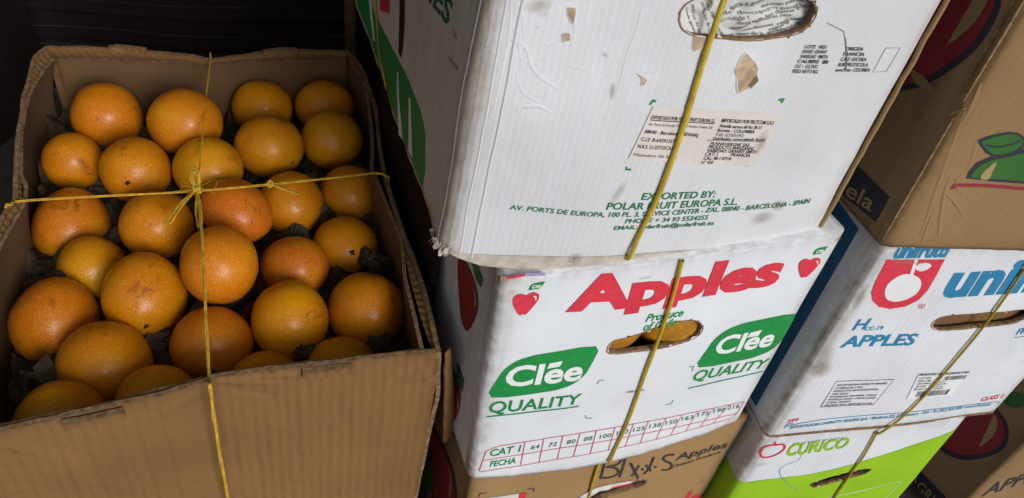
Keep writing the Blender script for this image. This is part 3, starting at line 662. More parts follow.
# --- white carton with red lettering and green leaf logos
C_SLOT = [(0.1136, 0.1842), (0.1127, 0.1926), (0.1172, 0.1991), (0.1296, 0.2010), (0.1431, 0.2033), (0.1553, 0.2072), (0.1718, 0.2106), (0.1911, 0.2094), (0.2014, 0.2042), (0.2086, 0.1956), (0.2086, 0.1858), (0.2007, 0.1794), (0.1852, 0.1764), (0.1638, 0.1763), (0.1426, 0.1774), (0.1238, 0.1791)]
C = Carton('C', 'apple_carton', 'clean white carton with big red lettering and green leaf logos, under the scuffed white carton', 'carton', 'white_clean', ST, r=.010,
    vb=[(0.0021, -0.0002), (0.0339, -0.0035), (0.0669, -0.0065), (0.1013, -0.0105), (0.1491, -0.0139), (0.1995, -0.0163), (0.2505, -0.0121), (0.2776, -0.0118), (0.3060, -0.0059), (0.3270, -0.0018)], rag=.0014, rough=.0006, slots=[C_SLOT])
p = Print(C)
B_ = [(0.0610, 0.2478), (0.1045, 0.2425), (0.1577, 0.2419), (0.2124, 0.2409), (0.2748, 0.2387)]; T_ = [(0.0607, 0.2858), (0.1038, 0.2817), (0.1574, 0.2799), (0.2124, 0.2786), (0.2742, 0.2778)]
p.text('Apples', B_, T_, 'red', 1, bold=.045, space=.98, desc=.62)
p.build('brand_lettering', maxe=.005)
for q, q2 in zip(([(0.0159, 0.2488), (0.0308, 0.2484), (0.0370, 0.2754), (0.0104, 0.2757)], [(0.2977, 0.2402), (0.3143, 0.2385), (0.3175, 0.2651), (0.2873, 0.2685)]), ([(0.0246, 0.2774), (0.0353, 0.2779), (0.0371, 0.2854), (0.0252, 0.2843)], [(0.3018, 0.2700), (0.3134, 0.2697), (0.3149, 0.2781), (0.3010, 0.2776)])):
    p = Print(C); apple_emblem(p, q); leaf_tag(p, q2); p.build('apple_emblem')
LEAF = [(0, 0), (.55, 0), (.70, .03), (.84, .12), (.94, .30), (.985, .55), (1, 1), (.45, 1), (.30, .97), (.16, .88), (.06, .70), (.015, .45)]
for q, tb, tu, ac, qb, qu, ul in (
    ([(0.0095, 0.1388), (0.1021, 0.1385), (0.0994, 0.1955), (0.0117, 0.1954)], [(0.0188, 0.1543), (0.0931, 0.1511)], [(0.0195, 0.1819), (0.0930, 0.1791)], [(0.0563, 0.1743), (0.0577, 0.1815), (0.0697, 0.1825), (0.0682, 0.1752)], [(0.0088, 0.1146), (0.0993, 0.1113)], [(0.0093, 0.1317), (0.0998, 0.1268)], [(0.0079, 0.1091), (0.0529, 0.1093), (0.1002, 0.1065)]),
    ([(0.2262, 0.1315), (0.3308, 0.1211), (0.3237, 0.1834), (0.2245, 0.1915)], [(0.2368, 0.1484), (0.3105, 0.1405)], [(0.2364, 0.1739), (0.3101, 0.1670)], [(0.2715, 0.1639), (0.2736, 0.1707), (0.2872, 0.1713), (0.2853, 0.1628)], [(0.2246, 0.1095), (0.3187, 0.1007)], [(0.2253, 0.1255), (0.3221, 0.1156)], [(0.2248, 0.0979), (0.2714, 0.0959), (0.3222, 0.0926)])):
    p = Print(C)
    p.poly(p.local(q, LEAF), 'green', 0, smooth=3)
    p.text('Clée'.replace('é', 'e'), tb, tu, 'whiteink', 1, bold=.028)
    p.poly(ac, 'whiteink', 1)
    p.text('QUALITY', qb, qu, 'green', 0, bold=.018)
    p.line(ul, .0019, 'green', 0)
    p.build('leaf_logo')
p = Print(C)
p.text('Produce', [(0.1421, 0.2186), (0.1800, 0.2180)], [(0.1421, 0.2282), (0.1802, 0.2277)], 'green', bold=.018, shear=.2)
p.text('of Chile', [(0.1427, 0.2067), (0.1763, 0.2063)], [(0.1427, 0.2166), (0.1764, 0.2162)], 'green', bold=.018, shear=.2)
p.build('origin_lettering'); p = Print(C)
p.text('COMERCIO JUSTO', [(0.1489, 0.1138), (0.1696, 0.1111)], [(0.1487, 0.1169), (0.1695, 0.1140)], 'grey', bold=.02)
p.build('small_lettering')
for a in ([(0.1130, 0.1381), (0.1134, 0.1432), (0.1187, 0.1426)], [(0.1107, 0.0885), (0.1129, 0.0828), (0.1190, 0.0822)], [(0.2135, 0.1363), (0.2191, 0.1353), (0.2193, 0.1274)], [(0.2115, 0.0830), (0.2111, 0.0762), (0.2036, 0.0772)]):
    p = Print(C); p.line(a, .0009, 'dkgreen'); p.build('register_mark')
# size table
p = Print(C)
RW = .0008
tt_ = [(0.0199, 0.0557), (0.0276, 0.0586), (0.0780, 0.0607), (0.1332, 0.0575), (0.1804, 0.0537), (0.2310, 0.0483), (0.2768, 0.0432), (0.3189, 0.0392)]
mm_ = [(0.0121, 0.0345), (0.0302, 0.0365), (0.0817, 0.0381), (0.1383, 0.0345), (0.1868, 0.0301), (0.2389, 0.0239), (0.2856, 0.0190), (0.3180, 0.0173)]
bb_ = [(0.0131, 0.0136), (0.0317, 0.0149), (0.0854, 0.0163), (0.1428, 0.0143), (0.1919, 0.0112), (0.2435, 0.0096), (0.2701, 0.0095), (0.3004, 0.0089)]
for L_ in (tt_, mm_, bb_): p.line(L_, RW, 'red', 1)
p.line([(0.0199, 0.0557), (0.0135, 0.0506), (0.0120, 0.0400), (0.0099, 0.0152), (0.0131, 0.0136)], RW, 'red', 1); p.line([(0.3189, 0.0392), (0.3180, 0.0173), (0.3128, 0.0092), (0.3004, 0.0089)], RW, 'red', 1)
for a in ([(0.0518, 0.0609), (0.0533, 0.0163)], [(0.0711, 0.0608), (0.0733, 0.0165)], [(0.0917, 0.0605), (0.0932, 0.0162)], [(0.1106, 0.0593), (0.1113, 0.0157)], [(0.1292, 0.0579), (0.1309, 0.0151)], [(0.1506, 0.0561), (0.1524, 0.0136)], [(0.1725, 0.0546), (0.1732, 0.0124)], [(0.1909, 0.0526), (0.1919, 0.0112)], [(0.2130, 0.0501), (0.2122, 0.0107)], [(0.2337, 0.0480), (0.2310, 0.0099)], [(0.2549, 0.0457), (0.2514, 0.0096)], [(0.2768, 0.0432), (0.2701, 0.0095)], [(0.2983, 0.0412), (0.2879, 0.0093)]): p.line(a, RW, 'red', 1)
p.text('CAT 1', [(0.0175, 0.0409), (0.0486, 0.0429)], [(0.0183, 0.0525), (0.0491, 0.0548)], 'green', bold=.02)
p.text('FECHA', [(0.0201, 0.0209), (0.0472, 0.0218)], [(0.0206, 0.0311), (0.0474, 0.0325)], 'green', bold=.02)
for s, a, b in (('64', [(0.0598, 0.0437), (0.0687, 0.0440)], [(0.0600, 0.0509), (0.0692, 0.0511)]), ('72', [(0.0784, 0.0434), (0.0876, 0.0434)], [(0.0785, 0.0506), (0.0880, 0.0505)]), ('80', [(0.0987, 0.0422), (0.1082, 0.0419)], [(0.0987, 0.0495), (0.1084, 0.0491)]), ('88', [(0.1177, 0.0418), (0.1274, 0.0412)], [(0.1175, 0.0491), (0.1275, 0.0485)]), ('100', [(0.1362, 0.0400), (0.1497, 0.0389)], [(0.1359, 0.0474), (0.1497, 0.0462)]), ('113', [(0.1560, 0.0397), (0.1699, 0.0383)], [(0.1555, 0.0472), (0.1698, 0.0457)]), ('125', [(0.1758, 0.0384), (0.1902, 0.0366)], [(0.1753, 0.0459), (0.1899, 0.0441)]), ('138', [(0.1957, 0.0373), (0.2105, 0.0352)], [(0.1950, 0.0450), (0.2102, 0.0428)]), ('150', [(0.2165, 0.0354), (0.2318, 0.0330)], [(0.2156, 0.0432), (0.2312, 0.0407)]), ('163', [(0.2370, 0.0348), (0.2527, 0.0321)], [(0.2360, 0.0426), (0.2520, 0.0399)]), ('175', [(0.2580, 0.0338), (0.2742, 0.0309)], [(0.2568, 0.0418), (0.2734, 0.0388)]), ('198', [(0.2798, 0.0322), (0.2965, 0.0291)], [(0.2784, 0.0403), (0.2954, 0.0371)]), ('216', [(0.2991, 0.0312), (0.3161, 0.0281)], [(0.2975, 0.0394), (0.3149, 0.0362)])):
    p.text(s, a, b, 'dkgreen', bold=0)
p.build('size_table')
p = Print(C, left=True)
p.poly([(0.1027, 0.2170), (0.0800, 0.2347), (0.0541, 0.2364), (0.0407, 0.2301), (0.0387, 0.2106), (0.0552, 0.1692), (0.0748, 0.1628), (0.0890, 0.1786), (0.0992, 0.1995)], 'dkred', 1, smooth=3)
q2 = p; p = Print(C, left=True)
p.poly([(0.1190, 0.0623), (0.0851, 0.0802), (0.0621, 0.0846), (0.0502, 0.0718), (0.0523, 0.0393), (0.0726, -0.0082), (0.0974, -0.0183), (0.1178, 0.0053)], 'dkred', 1, smooth=3)
q2.poly([(0.0661, 0.2479), (0.0523, 0.2587), (0.0340, 0.2588), (0.0358, 0.2469), (0.0493, 0.2412)], 'dkgreen', 1); p.poly([(0.0746, 0.0996), (0.0646, 0.1056), (0.0469, 0.1041), (0.0483, 0.0844), (0.0649, 0.0809)], 'dkgreen', 1)
q2.line([(0.0512, 0.2281), (0.0444, 0.2225), (0.0448, 0.2143)], .002, 'paper', 2); q2.build('side_apple_print'); p.line([(0.0598, 0.0640), (0.0535, 0.0605), (0.0535, 0.0501)], .002, 'paper', 2)
p.build('side_apple_print')
p = Print(C)
p.poly([(0.0032, 0.2944), (0.0189, 0.2973), (0.0355, 0.2955), (0.0360, 0.2921), (0.0194, 0.2936), (0.0051, 0.2920)], 'violet', 1); p.poly([(0.0032, 0.2944), (0.0189, 0.2973), (0.0185, 0.2940), (0.0051, 0.2920)], 'red', 2)
p.poly([(-0.0015, 0.2939), (0.0032, 0.2944), (0.0077, 0.2905), (0.0022, 0.2896), (0.0005, 0.2836), (-0.0015, 0.2873)], 'torn', 3)
p.build('tape_scrap')
p = Print(C)
p.stain([(0.1127, 0.2712), (0.1425, 0.2717), (0.1425, 0.2786), (0.1129, 0.2780)], 'soot'); p.stain([(0.3152, 0.2787), (0.3315, 0.2781), (0.3312, 0.2917), (0.3151, 0.2921)], 'stain')
p.build('dirt_stain', merge=True)

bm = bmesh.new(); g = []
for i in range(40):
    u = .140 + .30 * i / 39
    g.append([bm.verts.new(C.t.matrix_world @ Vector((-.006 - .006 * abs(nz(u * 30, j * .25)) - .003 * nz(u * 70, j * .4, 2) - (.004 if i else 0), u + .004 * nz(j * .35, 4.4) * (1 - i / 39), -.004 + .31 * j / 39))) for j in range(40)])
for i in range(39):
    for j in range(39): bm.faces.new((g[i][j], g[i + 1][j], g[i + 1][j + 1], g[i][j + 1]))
o = from_bm('gap_shade_sheet', bm, 'tarp'); tag(o, 'added black sheet as shade in the gap between the open carton and the middle stack', 'shade sheet')  # added sheet: its black stands in for the shade beside the stack

# --- brown carton with a marker scrawl at the bottom of the middle stack
A_SLOT = [(0.1337, 0.1734), (0.1413, 0.1862), (0.1548, 0.1954), (0.1721, 0.1985), (0.1964, 0.1959), (0.2191, 0.1908), (0.2287, 0.1858), (0.2300, 0.1761), (0.2190, 0.1714), (0.1976, 0.1698), (0.1769, 0.1669), (0.1576, 0.1586)]
A = Carton('A', 'apple_carton', 'brown carton with black marker scrawl under the clean white carton', 'carton', 'brown_tan', ST, r=.007, rough=.0008, slots=[A_SLOT], side='brown_dim')
p = Print(A)
p.text('Apples', [(0.2574, 0.2201), (0.3291, 0.2212)], [(0.2576, 0.2344), (0.3292, 0.2362)], 'black', bold=.02)
p.text('Chilean Produce', [(0.2574, 0.2026), (0.3247, 0.2101)], [(0.2576, 0.2085), (0.3248, 0.2162)], 'black', bold=.015)
p.build('variety_lettering'); p = Print(A)
p.text('Apples', [(0.2363, 0.0857), (0.3517, 0.0769)], [(0.2376, 0.1286), (0.3514, 0.1213)], 'red', bold=.04)
p.build('brand_lettering')
for a in ([(0.0123, 0.2371), (0.0130, 0.2431), (0.0210, 0.2420)], [(0.0684, 0.2307), (0.0769, 0.2295), (0.0769, 0.2220)]): p = Print(A); p.line(a, .0016, 'black'); p.build('register_mark')
p = Print(A)
for a in [[(0.1555, 0.2661), (0.1575, 0.2510), (0.1595, 0.2340), (0.1603, 0.2178)], [(0.1480, 0.2640), (0.1600, 0.2645), (0.1751, 0.2575), (0.1789, 0.2480), (0.1740, 0.2417), (0.1621, 0.2420)], [(0.1621, 0.2420), (0.1753, 0.2347), (0.1822, 0.2229), (0.1774, 0.2154), (0.1603, 0.2178)], [(0.1822, 0.2605), (0.1847, 0.2410), (0.1860, 0.2239), (0.1864, 0.2102)], [(0.1936, 0.2385), (0.2026, 0.2210), (0.2150, 0.1963)], [(0.2070, 0.2294), (0.2053, 0.2165), (0.2040, 0.2059)], [(0.2134, 0.2194), (0.2162, 0.2149)], [(0.2228, 0.2409), (0.2240, 0.2243), (0.2228, 0.2119), (0.2200, 0.2048)], [(0.2171, 0.2264), (0.2232, 0.2161), (0.2285, 0.2084)], [(0.2311, 0.2177), (0.2334, 0.2143)], [(0.2517, 0.2353), (0.2431, 0.2376), (0.2377, 0.2346), (0.2417, 0.2264), (0.2528, 0.2163), (0.2568, 0.2070), (0.2540, 0.2019), (0.2439, 0.2050)]]:
    p.line(a, .0032, 'black', 1, smooth=5)
p.build('marker_scrawl')
p = Print(A)
p.poly([(0.0245, 0.2312), (0.0646, 0.2247), (0.0647, 0.1997), (0.0237, 0.2078)], 'paper', 1); p.poly([(0.0598, 0.2256), (0.0688, 0.2241), (0.0697, 0.1988), (0.0605, 0.2003)], 'red', 2)
p.build('paper_label')
p = Print(A)
p.stain([(0.3141, 0.1321), (0.3334, 0.1287), (0.3247, 0.1617), (0.3077, 0.1640)], 'stain'); p.stain([(0.3221, 0.2726), (0.3418, 0.2823), (0.3376, 0.2995), (0.3179, 0.2939)], 'stain'); p.poly([(0.1803, 0.1862), (0.2097, 0.1856), (0.2102, 0.1890), (0.1820, 0.1900)], 'red', 0)
p.build('dirt_stain', merge=True)
p = Print(A, left=True)
p.poly([(0.1551, 0.1533), (0.1072, 0.1928), (0.0761, 0.2039), (0.0503, 0.2109), (0.0362, 0.2021), (0.0284, 0.1848), (0.0337, 0.1285), (0.0805, 0.0413), (0.1102, 0.0460), (0.1271, 0.0886), (0.1504, 0.1122)], 'dknavy', 1, smooth=3)
p.poly([(0.1493, 0.1527), (0.1099, 0.1845), (0.0806, 0.1948), (0.0564, 0.2011), (0.0421, 0.1922), (0.0342, 0.1746), (0.0422, 0.1248), (0.0757, 0.0634), (0.1024, 0.0597), (0.1192, 0.1014), (0.1421, 0.1247)], 'dkred', 2, smooth=3)
p.poly([(0.1654, 0.0771), (0.1360, 0.1010), (0.1178, 0.0963), (0.1118, 0.0740), (0.1205, 0.0411), (0.1475, 0.0027), (0.1634, 0.0296)], 'leafgreen', 3, smooth=3)
p.line([(0.0640, 0.1953), (0.0515, 0.1852), (0.0512, 0.1539)], .006, 'tanink', 3, smooth=3)
p.build('side_apple_print')
A.inner('tissue_paper', .10, .26, .145, .22, .011, 'tissue', .005)

# --- white carton with a blue and red round logo, right stack
U_SLOT = [(0.1180, 0.1789), (0.1168, 0.1878), (0.1226, 0.1926), (0.1374, 0.1947), (0.1629, 0.1943), (0.1957, 0.1937), (0.2210, 0.1953), (0.2339, 0.1943), (0.2411, 0.1883), (0.2399, 0.1808), (0.2285, 0.1741), (0.2112, 0.1719), (0.1845, 0.1720), (0.1527, 0.1709), (0.1304, 0.1719)]
U = Carton('U', 'apple_carton', 'white carton with blue lettering and a red ring logo, on the lime green carton', 'carton', 'white', ST, r=.010, rag=.0008, rough=.0007, slots=[U_SLOT])
p = Print(U)
p.text('unifrutti', [(0.1010, 0.2235), (0.3210, 0.2256)], [(0.0974, 0.2660), (0.3153, 0.2713)], 'blue', 0, bold=.045)
p.build('brand_lettering'); p = Print(U)
p.text('unifrutti', [(0.0151, 0.2768), (0.0739, 0.2767)], [(0.0147, 0.2934), (0.0726, 0.2935)], 'blue', 0, bold=.04)
p.build('brand_lettering'); p = Print(U)
p.text('H', [(0.0217, 0.1796), (0.0366, 0.1801)], [(0.0220, 0.1947), (0.0373, 0.1952)], 'blue', bold=.02)
p.text('CC-19', [(0.0373, 0.1777), (0.0583, 0.1780)], [(0.0368, 0.1830), (0.0580, 0.1833)], 'blue', bold=.02)
p.text('APPLES', [(0.0204, 0.1545), (0.1097, 0.1521)], [(0.0206, 0.1703), (0.1093, 0.1685)], 'blue', bold=.03)
p.build('grade_lettering'); p = Print(U)
p.text('FRESH', [(0.2452, 0.1543), (0.2768, 0.1582)], [(0.2435, 0.1641), (0.2748, 0.1680)], 'blue', bold=.02); p.line([(0.2475, 0.1492), (0.2785, 0.1523)], .001, 'blue')
p.build('slogan_lettering'); p = Print(U)
p.line([(0.0170, 0.0208), (0.0583, 0.0267), (0.1243, 0.0281), (0.2169, 0.0271), (0.3170, 0.0245), (0.3178, 0.0180)], .0012, 'blue')
p.line([(0.0165, 0.0161), (0.0179, 0.0247), (0.0241, 0.0251)], .0016, 'blue')
p.text('EXPORTADORA UNIFRUTTI TRADERS SpA. • Miraflores 222, P. 23, Santiago - Chile • Tel. (562) 2630 2000 • www.unifrutti.com', [(0.0245, 0.0140), (0.0635, 0.0158), (0.1292, 0.0190), (0.2214, 0.0199), (0.3065, 0.0183)], [(0.0247, 0.0192), (0.0634, 0.0210), (0.1288, 0.0243), (0.2207, 0.0253), (0.3055, 0.0241)], 'blue', bold=.02)
p.build('address_lettering'); p = Print(U)
p.text('CLASS 1', [(0.2823, 0.0304), (0.3135, 0.0324)], [(0.2813, 0.0384), (0.3124, 0.0409)], 'red', bold=.02)
p.build('class_lettering'); p = Print(U)
p.text('299', [(0.0149, 0.0273), (0.0282, 0.0288)], [(0.0151, 0.0325), (0.0286, 0.0340)], 'red', bold=.03)
p.build('code_number')
p = Print(U)
p.poly([(0.0105, 0.2748), (0.0752, 0.2731), (0.0784, 0.2504), (0.0802, 0.2328), (0.0778, 0.2193), (0.0673, 0.2108), (0.0508, 0.2080), (0.0359, 0.2120), (0.0241, 0.2208), (0.0165, 0.2322), (0.0130, 0.2463), (0.0118, 0.2605)], 'red', 0)
p.poly([(0.0321, 0.2308), (0.0285, 0.2412), (0.0312, 0.2497), (0.0387, 0.2559), (0.0507, 0.2545), (0.0619, 0.2483), (0.0680, 0.2393), (0.0688, 0.2289), (0.0623, 0.2217), (0.0512, 0.2187), (0.0395, 0.2224)], 'whiteink', 1, smooth=3)
p.poly([(0.0403, 0.2742), (0.0443, 0.2740), (0.0503, 0.2548), (0.0462, 0.2550)], 'whiteink', 1); p.poly([(0.0474, 0.2631), (0.0485, 0.2686), (0.0566, 0.2697), (0.0640, 0.2661), (0.0617, 0.2611), (0.0554, 0.2591)], 'whiteink', 1, smooth=2)
p.line([(0.0835, 0.2098), (0.0831, 0.2123), (0.0853, 0.2134), (0.0891, 0.2123), (0.0906, 0.2094), (0.0894, 0.2070), (0.0861, 0.2072)], .0007, 'red', 0, closed=True)
p.text('R', [(0.0866, 0.2081), (0.0889, 0.2082)], [(0.0854, 0.2119), (0.0877, 0.2120)], 'red', 0)
p.build('ring_logo')
p = Print(U)
q = [(0.0465, 0.0528), (0.1185, 0.0484), (0.1202, 0.0937), (0.0441, 0.0980)]
p.line(q, .0009, 'black', 0, closed=True)
for i, s in enumerate(['EXPORTADORA UNIFRUTTI TRADERS', 'COMERCIAL LTDA.', 'PRODUCTO: MANZANA/APPLES', 'VAR: GALA', 'PACKING: LINARES, CHILE', 'PROVINCIA: LINARES / COMUNA LINARES', 'CSG: 89421', 'PESO NETO 18 KG - PRODUCED IN CHILE']):
    y = .88 - i * .113; x1 = [.93, .55, .85, .35, .9, .93, .5, .95][i]
    p.text(s, p.local(q, [(.06, y - .06), (x1, y - .06)]), p.local(q, [(.06, y), (x1, y)]), 'black', 0, bold=.02)
p.build('stamp_box')
p = Print(U)
q = [(0.1584, 0.0554), (0.2236, 0.0519), (0.2235, 0.0955), (0.1482, 0.1010)]
p.poly(q, 'whiteink', 1); sheet_ = p.build('barcode_label'); p = Print(U)
p.text('PRODUCED AND PACKED IN CHILE', p.local(q, [(.02, .93), (.98, .93)]), p.local(q, [(.02, 1), (.98, 1)]), 'black', 2, bold=.03)
random.seed(3)
def bars(x0, x1, y0, y1):
    x = x0
    while x < x1:
        w_ = random.choice((.008, .008, .016, .024)); p.poly(p.local(q, [(x, y0), (min(x + w_, x1), y0), (min(x + w_, x1), y1), (x, y1)]), 'black', 2); x += w_ + random.choice((.009, .013, .02))
bars(.55, .99, .70, .86); bars(.16, .86, .08, .30)
for i in range(5): p.text(['LOT 3341', 'GALA 100', 'CSG 89421', 'CSP 10223', 'FECHA 12'][i], p.local(q, [(.05, .80 - i * .11), (.05 + .22 + .03 * (i % 3), .80 - i * .11)]), p.local(q, [(.05, .86 - i * .11), (.27 + .03 * (i % 3), .86 - i * .11)]), 'black', 2, bold=.02)
for i in range(4): p.text(['CAT 1', 'SIZE 100', '18 KG', 'CHILE'][i], p.local(q, [(.45, .62 - i * .09), (.62 + .04 * (i % 2), .62 - i * .09)]), p.local(q, [(.45, .67 - i * .09), (.62 + .04 * (i % 2), .67 - i * .09)]), 'black', 2, bold=.02)
p.build('label_lettering', under=sheet_)
p = Print(U)
p.stain([(-0.0031, 0.0783), (0.0357, 0.1001), (0.0199, 0.1797), (-0.0098, 0.1745)], 'streak'); p.stain([(0.0041, 0.0895), (0.0443, 0.1027), (0.0276, 0.1460), (-0.0061, 0.1425)], 'streak'); p.stain([(-0.0002, 0.2646), (0.0567, 0.2673), (0.0524, 0.2799), (0.0010, 0.2782)], 'soot'); p.stain([(0.0014, 0.1981), (0.0210, 0.1998), (0.0122, 0.2540), (-0.0044, 0.2522)], 'streak')
p.stain([(0.0087, 0.2643), (0.0851, 0.2673), (0.0825, 0.2750), (0.0068, 0.2755)], 'soot'); p.stain([(0.0038, 0.0099), (0.0466, 0.0126), (0.0392, 0.0287), (0.0060, 0.0287)], 'soot')
p.build('dirt_stain', merge=True)
p = Print(U, left=True)
p.poly([(0.0833, 0.2846), (0.0590, 0.2828), (0.0357, 0.2812), (0.0357, 0.2511), (0.0366, 0.2087), (0.0369, 0.1438), (0.0363, 0.0876), (0.0339, 0.0126), (0.0550, 0.0107), (0.0906, 0.0100), (0.0934, 0.1286), (0.0955, 0.2158), (0.0932, 0.2514)], 'navy', 0)
p.stain([(0.0125, 0.0345), (-0.0044, 0.0714), (0.0022, 0.0904), (0.0188, 0.0660)], 'stain'); p.stain([(0.0155, 0.1333), (-0.0014, 0.1527), (0.0053, 0.1752), (0.0209, 0.1552)], 'soot'); p.stain([(0.0107, -0.0146), (-0.0052, 0.0216), (-0.0001, 0.0368), (0.0235, 0.0045)], 'soot')
p.stain([(0.0160, 0.2069), (0.0025, 0.2259), (0.0087, 0.2463), (0.0243, 0.2261)], 'soot')
p.build('side_band')
p = Print(U); random.seed(14)
xs_ = [U.W * q / 60 for q in range(61)]
p.poly([(x_, U.vb(x_) + .0003) for x_ in xs_] + [(x_, U.vb(x_) + .0030 + .0022 * nz(x_ * 40, 5) + .001 * nz(x_ * 160, 2)) for x_ in xs_[::-1]], 'raw', 1)
p.build('bottom_edge', merge=True)
p = Print(P); xs_ = [P.W * q / 70 for q in range(71)]
p.poly([(x_, P.vb(x_) + .0003) for x_ in xs_] + [(x_, P.vb(x_) + max(.0004, .0001 + .0024 * nz(x_ * 30, 9) + .0016 * nz(x_ * 150, 4))) for x_ in xs_[::-1]], 'torn_white', 1)
p.build('bottom_edge', merge=True)
U.inner('inner_board', .10, U.W - .02, .10, .25, .010, 'brown')

# --- lime green and white carton below it
V_SLOT = [(0.1086, 0.1638), (0.1077, 0.1689), (0.1119, 0.1720), (0.1302, 0.1798), (0.1558, 0.1857), (0.1763, 0.1891), (0.1871, 0.1881), (0.1902, 0.1852), (0.1857, 0.1769), (0.1718, 0.1722), (0.1491, 0.1662), (0.1263, 0.1606), (0.1149, 0.1593)]
V = Carton('V', 'fruit_carton', 'lime green and white carton at the bottom of the right stack', 'carton', 'white', ST, r=.012, rough=.0006, slots=[V_SLOT], side='white_grubby')
p = Print(V)
top_ = [(-0.0037, 0.1877), (0.0151, 0.1883), (0.0353, 0.1892), (0.0645, 0.1905), (0.0941, 0.1917), (0.1225, 0.1967), (0.1506, 0.2031), (0.1774, 0.2123), (0.2044, 0.2215), (0.2361, 0.2361), (0.2636, 0.2478), (0.2827, 0.2591)]
tb_ = [(0.0, top_[0][1])] + top_[1:-1] + [(V.W - .002, top_[-1][1])]
up_ = V_SLOT[:9]; dn_ = [V_SLOT[8]] + V_SLOT[9:] + [V_SLOT[0]]      # the print stops at the hand hole: one piece above it, one below
p.poly(tb_ + [(V.W - .002, V_SLOT[8][1])] + up_[::-1] + [(0.0, V_SLOT[0][1])], 'lime', 0)
p.poly([(0.0, V_SLOT[0][1])] + dn_[::-1] + [(V.W - .002, V_SLOT[8][1]), (V.W - .002, .004), (0.0, .004)], 'lime', 0)
p.build('green_band')
p = Print(V, left=True)
p.poly([(0.0, top_[0][1]), (.06, top_[0][1] + .004), (.2, top_[0][1] + .03), (.42, top_[0][1] + .03), (.42, .004), (0.0, .004)], 'lime', 0)
p.build('side_green_band')
p = Print(V)
p.text('CURICO', [(0.0424, 0.2393), (0.0668, 0.2404), (0.1243, 0.2442)], [(0.0416, 0.2643), (0.0638, 0.2623), (0.1232, 0.2642)], 'lime', 1, bold=.03); p.line([(0.1137, 0.2605), (0.1162, 0.2627)], .0016, 'lime', 1)
p.text('EXPORTADORA', [(0.0589, 0.2617), (0.1111, 0.2634)], [(0.0590, 0.2655), (0.1114, 0.2672)], 'grey', 1, bold=0, space=1.35)
p.line([(0.0203, 0.2645), (0.0306, 0.2642), (0.0357, 0.2558), (0.0316, 0.2461), (0.0227, 0.2405), (0.0125, 0.2412), (0.0060, 0.2509), (0.0066, 0.2610), (0.0140, 0.2650)], .0028, 'red', 1, smooth=4, closed=True); p.line([(0.0196, 0.2650), (0.0171, 0.2712)], .0025, 'red', 1)
p.build('brand_logo')
p = Print(V)
p.line([(0.0655, 0.2414), (0.0658, 0.2269), (0.0529, 0.2190), (0.0478, 0.2099), (0.0570, 0.1927), (0.0768, 0.1713), (0.0946, 0.1580)], .0007, 'blue', 1, smooth=4)
p.line([(0.1420, 0.1254), (0.2030, 0.1355), (0.2555, 0.1465), (0.2530, 0.0915)], .0011, 'whiteink', 1)
p.build('printed_line')
p = Print(V)
p.stain([(-0.0097, 0.1926), (0.0145, 0.1977), (0.0114, 0.2729), (-0.0137, 0.2808)], 'streak', 2); p.stain([(0.0030, 0.2133), (0.0343, 0.2219), (0.0302, 0.2359), (0.0020, 0.2314)], 'soot', 2)
p.build('dirt_stain', merge=True)
V.inner('inner_board', .07, .24, .20, .275, .011, 'brown')

# --- brown cartons with a big apple print on the side
B = Carton('B', 'apple_carton', 'brown carton with a green leaf print, resting on the white carton with blue lettering', 'carton', 'brown_pale', ST, r=.008, rag=.001, rough=.0016, side='brown_dim')
p = Print(B, left=True)
p.poly([(0.0224, 0.2171), (0.0176, 0.2010), (0.0207, 0.1772), (0.0326, 0.1543), (0.0479, 0.1337), (0.0736, 0.1149), (0.1021, 0.1022), (0.1399, 0.1004), (0.1650, 0.1187), (0.1694, 0.1561), (0.1488, 0.1916), (0.0882, 0.2223), (0.0436, 0.2274)], 'dknavy', 0, smooth=3)
p.poly([(0.0274, 0.2151), (0.0235, 0.1998), (0.0270, 0.1774), (0.0389, 0.1554), (0.0540, 0.1358), (0.0770, 0.1188), (0.1033, 0.1075), (0.1360, 0.1065), (0.1570, 0.1225), (0.1610, 0.1567), (0.1418, 0.1890), (0.0866, 0.2173), (0.0464, 0.2225)], 'dkred', 1, smooth=3)
p.poly([(0.0345, 0.2167), (0.0326, 0.2036), (0.0352, 0.1898), (0.0469, 0.1694), (0.0433, 0.1877), (0.0433, 0.2022), (0.0459, 0.2136)], 'tanink', 2, smooth=2)
p.build('side_apple_print')
p = Print(B, left=True)
p.poly([(0.0805, 0.0042), (0.0194, 0.0135), (0.0199, 0.0409), (0.0801, 0.0391)], 'dknavy', 0)
o_ = p.build('side_label_print'); p = Print(B, left=True)
p.text('lela', [(0.0748, 0.0066), (0.0306, 0.0166)], [(0.0749, 0.0223), (0.0313, 0.0313)], 'tanink', 1, bold=.01)
p.build('label_lettering', under=o_)
p = Print(B)
p.poly([(0.0411, 0.0768), (0.0393, 0.0848), (0.0419, 0.0929), (0.0512, 0.0985), (0.0661, 0.1024), (0.0785, 0.1074), (0.0929, 0.1104), (0.1118, 0.0999), (0.1231, 0.0729), (0.1006, 0.0741), (0.0727, 0.0746)], 'dknavy', 0)
p.poly([(0.0298, 0.1128), (0.0351, 0.1157), (0.0403, 0.1182), (0.0472, 0.1205), (0.0549, 0.1221), (0.0638, 0.1215), (0.0708, 0.1185), (0.0760, 0.1138), (0.0772, 0.1081), (0.0726, 0.1028), (0.0641, 0.0996), (0.0548, 0.0983), (0.0452, 0.1017), (0.0372, 0.1071)], 'dknavy', 0)
